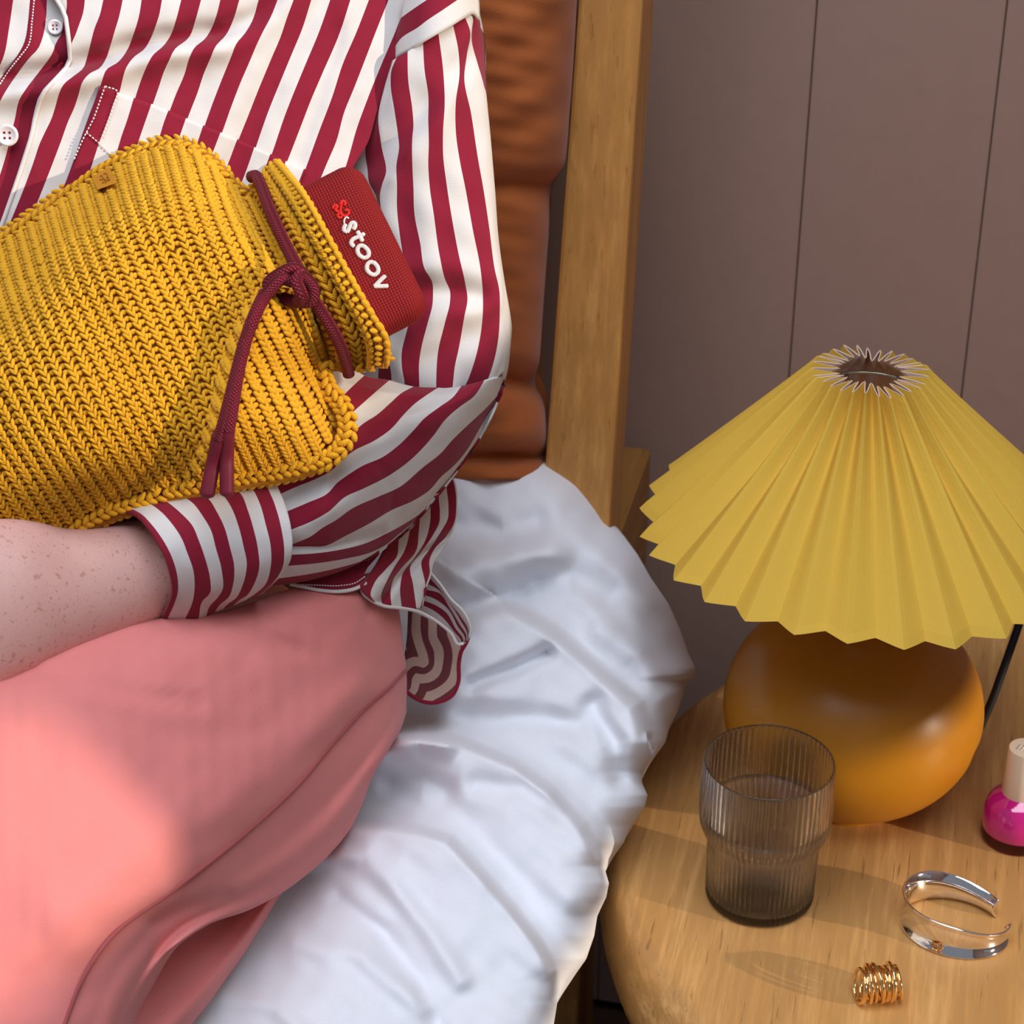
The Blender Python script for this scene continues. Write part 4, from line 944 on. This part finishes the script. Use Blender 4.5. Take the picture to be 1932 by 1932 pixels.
# the body: forearm, wrist, hand, upper arm, trunk and thighs in one surface ------
bm = MB()
Tw = crs(np.array([(620, 910), (430, 985), (330, 985), (262, 980), (215, 986), (165, 995), (120, 996), (80, 985), (0, 977), (-60, 984), (-150, 1020), (-230, 1050)], float), 70)
Bw = crs(np.array([(630, 950), (430, 1062), (310, 1168), (200, 1222), (100, 1262), (40, 1290), (0, 1306), (-60, 1330), (-150, 1330), (-220, 1300)], float), 70)
vs = []
for i in range(70):
    c = (Tw[i] + Bw[i]) / 2; h = (Tw[i] - Bw[i]) / 2; x = c[0]
    dc = np.interp(x, [-230, -60, 60, 180, 300, 430, 630], [1.165, 1.186, 1.204, 1.228, 1.252, 1.258, 1.295]); rd = np.interp(x, [-230, -100, 0, 120, 240, 430, 630], [.016, .022, .026, .027, .026, .026, .026])
    for k in range(32):
        a = 2 * math.pi * k / 32; q = c + h * math.sin(a); vs.append(P(q[0], q[1], dc - rd * math.cos(a)))
f = grid_faces(70, 32, False, True); f.append(tuple(range(32))); f.append(tuple(69*32 + k for k in range(32))[::-1])
bm.add(np.array(vs), f)
for (x, y, L_, bend, r) in ((-225, 1075, .078, .2, .0085), (-235, 1130, .085, .25, .0090), (-235, 1185, .080, .3, .0088), (-228, 1240, .064, .35, .0078)):   # four fingers curled round the cover
    b0 = P(x + 25, y, 1.168); dr = nrm(-RT * 1.0 + UP * -.12 + FWD * .1); pts = [b0]; rr = [r*1.1]
    for s_ in range(1, 9):
        dr = nrm(dr + FWD * bend * .55); pts.append(pts[-1] + dr * L_ / 8); rr.append(r * (1.08 - .05 * s_))
    bm.tube(np.array(pts), np.array(rr), 12)
b0 = P(-120, 1035, 1.165); pts = [b0, b0 - RT*.02 + UP*.012 - FWD*.006, b0 - RT*.042 + UP*.02 - FWD*.006, b0 - RT*.062 + UP*.022 + FWD*.002]   # thumb
bm.tube(crs(np.array(pts), 10), np.linspace(.0125, .0085, 10), 12)
up_ = np.array([P(620, 945, 1.295), P(740, 850, 1.335), P(820, 760, 1.366), P(835, 600, 1.378), P(825, 400, 1.374), P(822, 200, 1.36), P(790, 60, 1.375), P(690, 20, 1.395)])
bm.tube(crs(up_, 40), np.interp(np.linspace(0, 1, 40), [0, .3, .4, .7, 1], [.026, .024, .024, .030, .045]), 20)
tk = np.array([P(600, -120, 1.46), P(400, -60, 1.47), P(330, 200, 1.475), P(360, 500, 1.47), P(420, 800, 1.47), P(480, 1100, 1.47), P(520, 1230, 1.47)])
bm.tube(crs(np.array([P(120, -330, 1.40), P(120, -160, 1.39), P(110, 100, 1.385), P(130, 400, 1.39), P(180, 700, 1.40), P(240, 950, 1.40), P(280, 1150, 1.40)]), 30), np.interp(np.linspace(0, 1, 30), [0, .12, .3, .7, 1], [.045, .07, .078, .075, .08]), 28)
bm.tube(crs(np.array([P(120, 20, 1.39), P(400, 10, 1.395), P(690, 20, 1.395)]), 12), np.linspace(.05, .04, 12), 16)
bm.tube(crs(np.array([P(300, 1130, 1.40), P(520, 1260, 1.37), P(460, 1390, 1.30), P(250, 1500, 1.215), P(0, 1620, 1.155), P(-120, 1700, 1.13)]), 30), np.linspace(.045, .028, 30), 20)
bo = bm.build('body', M_SKIN, pe)
rm = bo.modifiers.new('join', 'REMESH'); rm.mode = 'VOXEL'; rm.voxel_size = .0034; rm.use_smooth_shade = True
sm2 = bo.modifiers.new('soft', 'SMOOTH'); sm2.factor = .5; sm2.iterations = 5

# ================================================================== KNITTED COVER AND HEAT PAD
kp = empty('knitted_cover', P(300, 900, 1.22)); tag(kp, 'mustard rib-knit drawstring cover hugged against the striped shirt', 'cover')
BG = [  # columns run from the upper seam to the lower seam, from the left to the drawstring
 [(-262, 640), (-215, 760), (-160, 860), (-90, 970), (-30, 1060)],
 [(-180, 585), (-135, 700), (-80, 810), (-5, 930), (70, 1050)],
 [(-100, 525), (-55, 650), (0, 765), (70, 890), (140, 1003)],
 [(-20, 470), (20, 600), (75, 730), (140, 850), (212, 962)],
 [(55, 420), (97, 555), (157, 690), (228, 830), (302, 936)],
 [(132, 362), (177, 500), (242, 640), (315, 785), (392, 915)],
 [(203, 318), (247, 460), (312, 600), (387, 752), (466, 903)],
 [(275, 282), (317, 430), (387, 580), (458, 733), (538, 890)],
 [(340, 270), (387, 415), (456, 560), (530, 710), (606, 866)],
 [(395, 300), (445, 430), (510, 560), (572, 690), (644, 820)],
 [(438, 348), (490, 460), (545, 570), (592, 670), (640, 760)],
 [(476, 372), (530, 480), (577, 577), (612, 690)]]
bd = rbf([(0, 700, 1.178), (200, 600, 1.180), (100, 850, 1.182), (350, 500, 1.198), (300, 750, 1.186), (476, 372, 1.262), (530, 480, 1.228), (577, 577, 1.226), (612, 690, 1.250), (340, 270, 1.270), (275, 282, 1.270), (132, 362, 1.268), (-20, 470, 1.262), (-180, 585, 1.255), (-262, 640, 1.25),
          (640, 760, 1.262), (644, 820, 1.250), (606, 866, 1.240), (538, 890, 1.232), (466, 903, 1.226), (392, 915, 1.222), (302, 936, 1.222), (212, 962, 1.224), (140, 1003, 1.228), (70, 1050, 1.23), (450, 430, 1.215), (400, 330, 1.246), (340, 340, 1.228), (230, 400, 1.212), (100, 480, 1.208), (500, 700, 1.205), (560, 800, 1.212), (400, 830, 1.195), (200, 880, 1.192), (-60, 800, 1.185), (-150, 700, 1.19), (-100, 950, 1.19), (560, 640, 1.215)], 1e-4)
LOBE = [(505, 552), (470, 600), (443, 655), (426, 715), (412, 780), (394, 842), (368, 890), (330, 935)]
def d_bag(x, y):
    d = bd(x, y); s = seg_dist(x, y, LOBE)                  # + on the right of the fold
    s = np.where(y < 552, -40, s)
    return d - .0165 * sstep(-16, 14, s) * np.exp(-np.maximum(s, 0) / 85) * sstep(940, 860, y) - .0012 * wob(x, y, 91, 160)
ng = 140
g = np.array([crs(np.array(L, float), ng) for L in BG]); sub = 14; Gb, t = across(g, sub)
Gd = d_bag(Gb[..., 0], Gb[..., 1])
vedge = np.linspace(0, 1, ng)
front = P(Gb[..., 0], Gb[..., 1], Gd + .0012)
backd = 1.274 + .0 * Gd - .012 * np.abs(2 * vedge - 1)[None]**4
back = P(Gb[..., 0], Gb[..., 1], np.maximum(backd, Gd + .004))
ring = np.concatenate([front, back[:, ::-1]], 1); nn = ring.shape[1]
f = [(a, d, c, b) for a, b, c, d in grid_faces(ring.shape[0], nn, False, True)]
f.append(tuple(range(nn)))
kb = link('knit_body', ring.reshape(-1, 3), f, M_YBASE, kp)
# stitches in ribs
N3 = nrm(np.cross(np.gradient(front, axis=0), np.gradient(front, axis=1))); N3 = np.where((N3 @ FWD)[..., None] > 0, -N3, N3)
fr0 = P(Gb[..., 0], Gb[..., 1], Gd)
midx = Gb[:, ng//2, :]; sp = np.r_[0, np.cumsum(np.abs(np.diff(midx, axis=0) @ np.array([.89, -.45])))]
PIT = 24.5; nrib = int(sp[-1] / PIT)
B = Blobs(); colL = np.linalg.norm(np.diff(fr0, axis=1), axis=2)
def sample(A, ci, v):
    i = int(min(ci, A.shape[0] - 1.001)); a = ci - i; j = int(min(v, A.shape[1] - 1.001)); b = v - j
    return (A[i, j]*(1-a)*(1-b) + A[i+1, j]*a*(1-b) + A[i, j+1]*(1-a)*b + A[i+1, j+1]*a*b)
for rb in range(nrib * 2):
    pos = sp[-1] - 8 - rb * PIT / 2
    if pos < 2: break
    ci = float(np.interp(pos, sp, np.arange(len(sp))))
    L = np.r_[0, np.cumsum(np.linalg.norm(np.diff(np.array([sample(fr0, ci, v) for v in range(ng)]), axis=0), axis=1))]
    pit = .00385; ns_ = int(L[-1] / pit)
    for k in range(2, ns_ - 1):
        v = float(np.interp((k + (.5 if rb % 2 else 0) + rng.normal(0, .05)) * pit, L, np.arange(ng)))
        p = sample(fr0, ci, v); n_ = nrm(sample(N3, ci, v))
        tv = nrm(sample(fr0, ci, min(v + 1.5, ng - 1.01)) - sample(fr0, ci, max(v - 1.5, 0)))
        i2 = float(np.interp(pos + 5, sp, np.arange(len(sp)))); i1 = float(np.interp(pos - 5, sp, np.arange(len(sp))))
        du = sample(fr0, i2, v) - sample(fr0, i1, v); wd = np.linalg.norm(du) / 10; tu = du / (np.linalg.norm(du) + 1e-9); w = wd * PIT
        jx = rng.normal(0, .00012, 3)
        if rb % 2 == 0:                                     # a knit rib: two strands in a V, standing proud
            for sg in (-1, 1):
                ax = tv * .86 + sg * tu * -.42 + n_ * .10
                B.add(p + sg * tu * w * .135 + n_ * .0016 + jx, ax, n_, pit * .78, w * .155, .0014)
        else:                                               # the purl furrow: bars across, set back
            B.add(p + n_ * .0001 + jx, tu + tv * rng.normal(0, .2), n_, w * .27, pit * .40, .0013)
tag(B.build('knit_stitch', M_YARN, kp), kind='stuff')

# crocheted edging along the two seams
def edging(name, L, d, wpx, pitch=13.5, flip=1):
    q = np.array(L, float); ln = np.linalg.norm(np.diff(q, axis=0), axis=1).sum(); k = int(ln / pitch); q = crs(q, k)
    tg = nrm(np.gradient(q, axis=0)); nr_ = np.stack([-tg[:, 1], tg[:, 0]], 1) * flip
    E = Blobs()
    for i in range(k):
        for lane, tilt, dz, ln_ in ((-.30, .75, .0, .95), (.02, -.75, -.0016, .95), (.36, .55, .0004, .85)):
            c = q[i] + nr_[i] * lane * wpx + rng.normal(0, .8, 2); d0 = d(np.float64(c[0]), np.float64(c[1]))
            s = d0 / FPX; ax = (tg[i, 0] * RT - tg[i, 1] * UP) + tilt * (nr_[i, 0] * RT - nr_[i, 1] * UP)
            E.add(P(c[0], c[1], d0 + dz - .0012), ax, -FWD + .2 * UP, pitch * s * .86 * ln_, wpx * s * .185, .0028)
    o_ = E.build(name, M_YARN, kp); tag(o_, kind='stuff')
    m = MB(); m.tube(P(q[:, 0], q[:, 1], np.array([float(d(a, b)) for a, b in q]) + .0022), wpx * .47 * 1.22 / FPX, 12, flat=.6); m.build(name + '_core', M_YBASE, kp)
    return o_
etop = [(-270, 622), (-180, 566), (-100, 514), (-20, 462), (50, 416), (100, 380), (140, 350), (172, 328), (212, 306), (250, 290), (290, 275), (330, 271), (362, 277), (392, 297), (418, 322), (440, 350), (462, 366), (484, 366)]
ebot = [(612, 690), (610, 712), (618, 735), (640, 758), (652, 782), (655, 812), (645, 842), (618, 866), (575, 884), (530, 895), (480, 903), (430, 912), (380, 921), (330, 930), (285, 944), (240, 958), (200, 972), (150, 1000), (90, 1045)]
edging('seam_edging', etop, lambda x, y: bd(x, y) - .0005, 29, 15)
edging('seam_edging', ebot, lambda x, y: min(float(d_bag(x, y)), 1.240 if x > 520 else 9) - .0015, 36, 15.5, flip=-1)
# gathered mouth of the cover
KC = [[(470, 368, 1.262), (520, 452, 1.232), (560, 530, 1.222), (592, 600, 1.224), (614, 655, 1.236), (618, 700, 1.256)],
      [(486, 340, 1.258), (535, 425, 1.226), (580, 505, 1.213), (620, 580, 1.214), (650, 650, 1.226), (655, 700, 1.25)],
      [(506, 320, 1.256), (556, 398, 1.222), (600, 475, 1.208), (643, 555, 1.208), (680, 630, 1.218), (690, 698, 1.246)],
      [(524, 308, 1.256), (572, 366, 1.224), (612, 438, 1.210), (656, 518, 1.208), (702, 598, 1.214), (732, 648, 1.226), (728, 694, 1.246)],
      [(530, 306, 1.268), (578, 364, 1.240), (618, 437, 1.228), (661, 516, 1.226), (707, 596, 1.232), (737, 648, 1.242), (731, 696, 1.26)]]
g = np.array([crs(np.array(L), 90) for L in KC]); Gk, t = across(g, 8)
fk = P(Gk[..., 0], Gk[..., 1], Gk[..., 2] + .0014); bk = P(Gk[..., 0], Gk[..., 1], np.maximum(1.285, Gk[..., 2] + .01))
f = facing(fk, grid_faces(fk.shape[0], 90))
ob = link('mouth_band', fk.reshape(-1, 3), f, M_YBASE, kp); solid(ob, .004)
m = MB(); bkr = np.concatenate([P(Gk[:1, :, 0], Gk[:1, :, 1], Gk[:1, :, 2] + .004), bk]); m.add(bkr.reshape(-1, 3), facing(bkr, grid_faces(bkr.shape[0], 90))); ob = m.build('mouth_back', M_YBASE, kp); solid(ob, .003)
B = Blobs()
for lane, big in ((.12, 0), (.27, 1), (.42, 0), (.55, 1), (.69, 0), (.80, 1), (.865, 0), (.93, 1)):
    line = np.array([sample(fk, lane * (fk.shape[0] - 9), float(v)) for v in range(90)]); nx_ = np.array([sample(fk, lane * (fk.shape[0] - 9) + 1.5, float(v)) for v in range(90)])
    L = np.r_[0, np.cumsum(np.linalg.norm(np.diff(line, axis=0), axis=1))]; pit = .0049; k_ = int(L[-1] / pit)
    for k in range(k_):
        v = np.interp((k + .5) * pit, L, np.arange(90)); i = int(min(v, 88)); p = line[i] + (line[i+1] - line[i]) * (v - i); tv = nrm(line[min(i+2, 89)] - line[max(i-1, 0)]); tu = nrm(nx_[i] - line[i]); n_ = nrm(np.cross(tu, tv)); n_ = n_ if n_ @ FWD < 0 else -n_
        if big:
            for sg in (-1, 1): B.add(p + sg*tu*.00145 + n_*.0022 + rng.normal(0, .0001, 3), tv*.85 - sg*tu*.42, n_, pit*.76, .0014, .0017)
        else: B.add(p + n_*.0006, tu + tv*rng.normal(0, .2), n_, .0028, .0016, .0014)
tag(B.build('knit_stitch', M_YARN, kp), kind='stuff')
edging('seam_edging', [(660, 694), (690, 690), (715, 684), (732, 672)], lambda x, y: 1.238, 22)
edging('seam_edging', [(497, 338), (512, 326), (528, 314)], lambda x, y: 1.252, 18)

# drawstring
dsr = .0034
def d_over(x, y): return np.min([d_bag(x + a_, y + b_) for a_ in (-14, -7, 0, 7, 14) for b_ in (-6, 6)], axis=0)
def rp(L, nm, r=dsr, mat=M_ROPE, parent=kp, k=70):
    q = crs(np.array(L, float), k); dq = q[:, 2] - .0055
    if nm == 'drawstring' and L[-1][0] < 500: dq = np.minimum(dq, d_over(q[:, 0], q[:, 1]) - .0048)
    dq = np.convolve(np.pad(dq, 4, 'edge'), np.ones(9) / 9, 'valid')
    m = MB(); m.tube(P(q[:, 0], q[:, 1], dq), r, 14); return m.build(nm, mat, parent)
ds = rp([(474, 334, 1.262), (482, 332, 1.252), (490, 346, 1.244), (506, 388, 1.226), (525, 432, 1.214), (545, 474, 1.206), (560, 502, 1.199), (572, 526, 1.197), (588, 560, 1.200), (606, 588, 1.204), (626, 620, 1.209), (643, 655, 1.220), (654, 688, 1.235), (658, 706, 1.246)], 'drawstring', k=110)
rp([(575, 520, 1.196), (556, 507, 1.192), (528, 517, 1.193), (506, 538, 1.197), (519, 556, 1.202), (545, 566, 1.203), (566, 570, 1.200), (588, 566, 1.197), (592, 548, 1.194), (582, 530, 1.192), (566, 520, 1.189), (560, 530, 1.187), (566, 548, 1.187), (570, 562, 1.190), (562, 568, 1.199)], 'knot', parent=ds, k=140)
rp([(552, 532, 1.192), (534, 526, 1.189), (515, 540, 1.189), (496, 566, 1.190), (478, 602, 1.190), (464, 642, 1.189), (452, 690, 1.188), (443, 740, 1.187), (436, 785, 1.187), (430, 815, 1.187)], 'drawstring', k=110)
rp([(500, 552, 1.196), (482, 590, 1.196), (462, 645, 1.195), (446, 705, 1.194), (432, 760, 1.193), (420, 805, 1.192), (411, 830, 1.191)], 'drawstring')
def capend(L, r0, r1):
    q = crs(np.array(L, float), 30); m = MB(); rr = np.linspace(r0, r1, 30); rr[0] *= .85; rr[-1] *= .86; dq = np.minimum(q[:, 2] - .0055, d_over(q[:, 0], q[:, 1]) - .0050); dq = np.convolve(np.pad(dq, 5, 'edge'), np.ones(11) / 11, 'valid'); m.tube(P(q[:, 0], q[:, 1], dq), rr, 18); return m.build('cord_end', M_TIP, kp)
capend([(430, 806, 1.187), (428, 870, 1.188), (428, 934, 1.190)], .0037, .0038)
capend([(413, 818, 1.191), (402, 875, 1.190), (390, 936, 1.191)], .0035, .0041)
# leather tag folded over the seam
tgq = np.array([(173, 334), (206, 314), (220, 345), (184, 358)], float)
tv_ = np.array([P(x, y, float(bd(x, y)) + o_ - (.004 if y > 340 else 0)) for o_ in (-.0092, -.0072) for x, y in tgq])
m = MB(); m.add(tv_, [(0, 1, 2, 3), (7, 6, 5, 4), (0, 4, 5, 1), (1, 5, 6, 2), (2, 6, 7, 3), (3, 7, 4, 0)]); lt = m.build('leather_tag', M_TAG, kp, smooth=False); tag(lt, 'small mustard leather tag with an embossed emblem')
def zt(L): return [(x * .15528, 220 + y * .15528) for x, y in L]
tn = nrm(np.cross(tv_[1] - tv_[0], tv_[3] - tv_[0]))
m = MB()
for L in ([(1215, 735), (1235, 715), (1250, 740), (1235, 770), (1215, 765)], [(1260, 700), (1290, 690), (1305, 712), (1300, 735), (1325, 745), (1330, 770), (1305, 775)], [(1250, 740), (1265, 775), (1262, 800), (1245, 805)], [(1262, 772), (1285, 760), (1290, 790), (1280, 808)]):
    q = crs(np.array(zt(L)), 14); r_ = ray(q[:, 0], q[:, 1]); m.tube(CAM + r_ * (((tv_[0] - CAM) @ tn) / (r_ @ tn))[:, None] - FWD * .0002, .00032, 6)
m.build('emblem', plain('dark_emboss', lin(150, 92, 12), .6, .3), lt)

# the red heat pad that slips into the cover ---------------------------------------
Cq = {'A': (548, 352), 'B': (667, 293), 'C': (807, 577), 'D': (700, 645)}
dP = {'A': 1.248, 'B': 1.246, 'C': 1.218, 'D': 1.220}
pA, pB, pC, pD = (P(*Cq[k], dP[k]) for k in 'ABCD')
ex = nrm(pC - pB); ey0 = pB - pA; ey = nrm(ey0 - ex * (ey0 @ ex)); en = nrm(np.cross(ex, ey)); en = en if en @ FWD < 0 else -en
ctr = (pB + pC) / 2; Lx = np.linalg.norm(pC - pB); Ly = .050; TH = .020
hp = None
nq = 64; rr_ = .0115; prof = []
def outline(inset):
    hx, hy = Lx/2 - inset, Ly/2 - inset; r = max(rr_ - inset, .002); o_ = []
    for cx, cy, a0 in ((hx-r, hy-r, 0), (-hx+r, hy-r, 90), (-hx+r, -hy+r, 180), (hx-r, -hy+r, 270)):
        for k in range(nq//4): a = math.radians(a0 + 90*k/(nq//4 - 1)); o_.append((cx + r*math.cos(a), cy + r*math.sin(a)))
    return np.array(o_)
cen = ctr - ey * (Ly/2)
lay = [(.010, -TH), (.004, -TH + .001), (.001, -TH + .004), (0, -TH + .008), (0, -.0075), (.0008, -.0045), (.0025, -.0022), (.0050, -.0008), (.0085, 0), (.014, .0005), (.020, .0008)]
vs = []; uvs = []
for ins, h in lay:
    o_ = outline(ins)
    for k, (a, b) in enumerate(o_):
        vs.append(cen + ex*a + ey*b + en*h)
        dd_ = nrm(np.array([a, b])); off_ = max(0, -h) if h > -TH*.6 else .012
        uvs.append(((a + dd_[0]*off_) / .00165, (b + dd_[1]*off_) / .00165))
f = []; n4 = len(o_)
for j in range(len(lay) - 1):
    for k in range(n4): f.append((j*n4 + k, j*n4 + (k+1) % n4, (j+1)*n4 + (k+1) % n4, (j+1)*n4 + k))
f.append(tuple(range(n4))[::-1]); f.append(tuple((len(lay)-1)*n4 + k for k in range(n4)))
hpad = link('heat_pad', np.array(vs), f, M_POUCH, None, np.array(uvs), loc=cen)
tag(hpad, 'rounded dark red canvas heat pad sticking out of the knitted cover with white embroidered lettering', 'heat pad')
def face(x, y, lift):
    r = ray(x, y); p0 = cen + en * (.0008 + lift); return CAM + r * (((p0 - CAM) @ en) / (r @ en))[..., None]
def zA(L): return [(480 + x * .24838, 260 + y * .24838) for x, y in L]
def stroke(m, L, r, closed=False, k=26, lift=.0004):
    q = np.array(zA(L), float)
    if closed: q = crs(np.r_[q, q[:1]], k)[:-1]
    else: q = crs(q, k)
    m.tube(face(q[:, 0], q[:, 1], lift), r, 10, closed=closed, up=en, flat=.55)
lr = .00125
LET = {'s': [[(752, 694), (766, 668), (756, 645), (738, 648), (728, 668), (718, 692), (704, 712), (684, 706), (682, 680), (694, 660)]],
       't': [[(834, 730), (790, 752), (748, 772), (735, 792), (744, 816), (756, 822)], [(784, 712), (802, 746), (820, 784)]],
       'o': [[(836, 826), (864, 858), (868, 892), (842, 912), (806, 900), (784, 866), (786, 836), (808, 818)]],
       'o2': [[(910, 950), (936, 982), (940, 1016), (914, 1040), (876, 1028), (854, 994), (858, 964), (880, 944)]],
       'v': [[(992, 1050), (962, 1078), (914, 1128)], [(1012, 1126), (962, 1128), (914, 1128)]]}
for key, strokes in LET.items():
    m = MB()
    for L in strokes: stroke(m, L, lr, closed=key[0] == 'o')
    m.build('letter', M_EMBW, hpad)
m = MB(); stroke(m, [(682, 650), (684, 622), (698, 602), (716, 612)], .0005); m.build('loose_thread', M_EMBW, hpad)
m = MB()
for L in ([(600, 538), (598, 524), (618, 512), (628, 520), (616, 548), (634, 562)], [(652, 506), (660, 486), (680, 482), (690, 498), (682, 514)], [(664, 492), (656, 530), (650, 566), (632, 590), (640, 606), (664, 602)], [(650, 566), (672, 590), (700, 590), (718, 566), (706, 546), (690, 552)]):
    stroke(m, L, .00085)
m.build('emblem', M_EMBR, hpad)
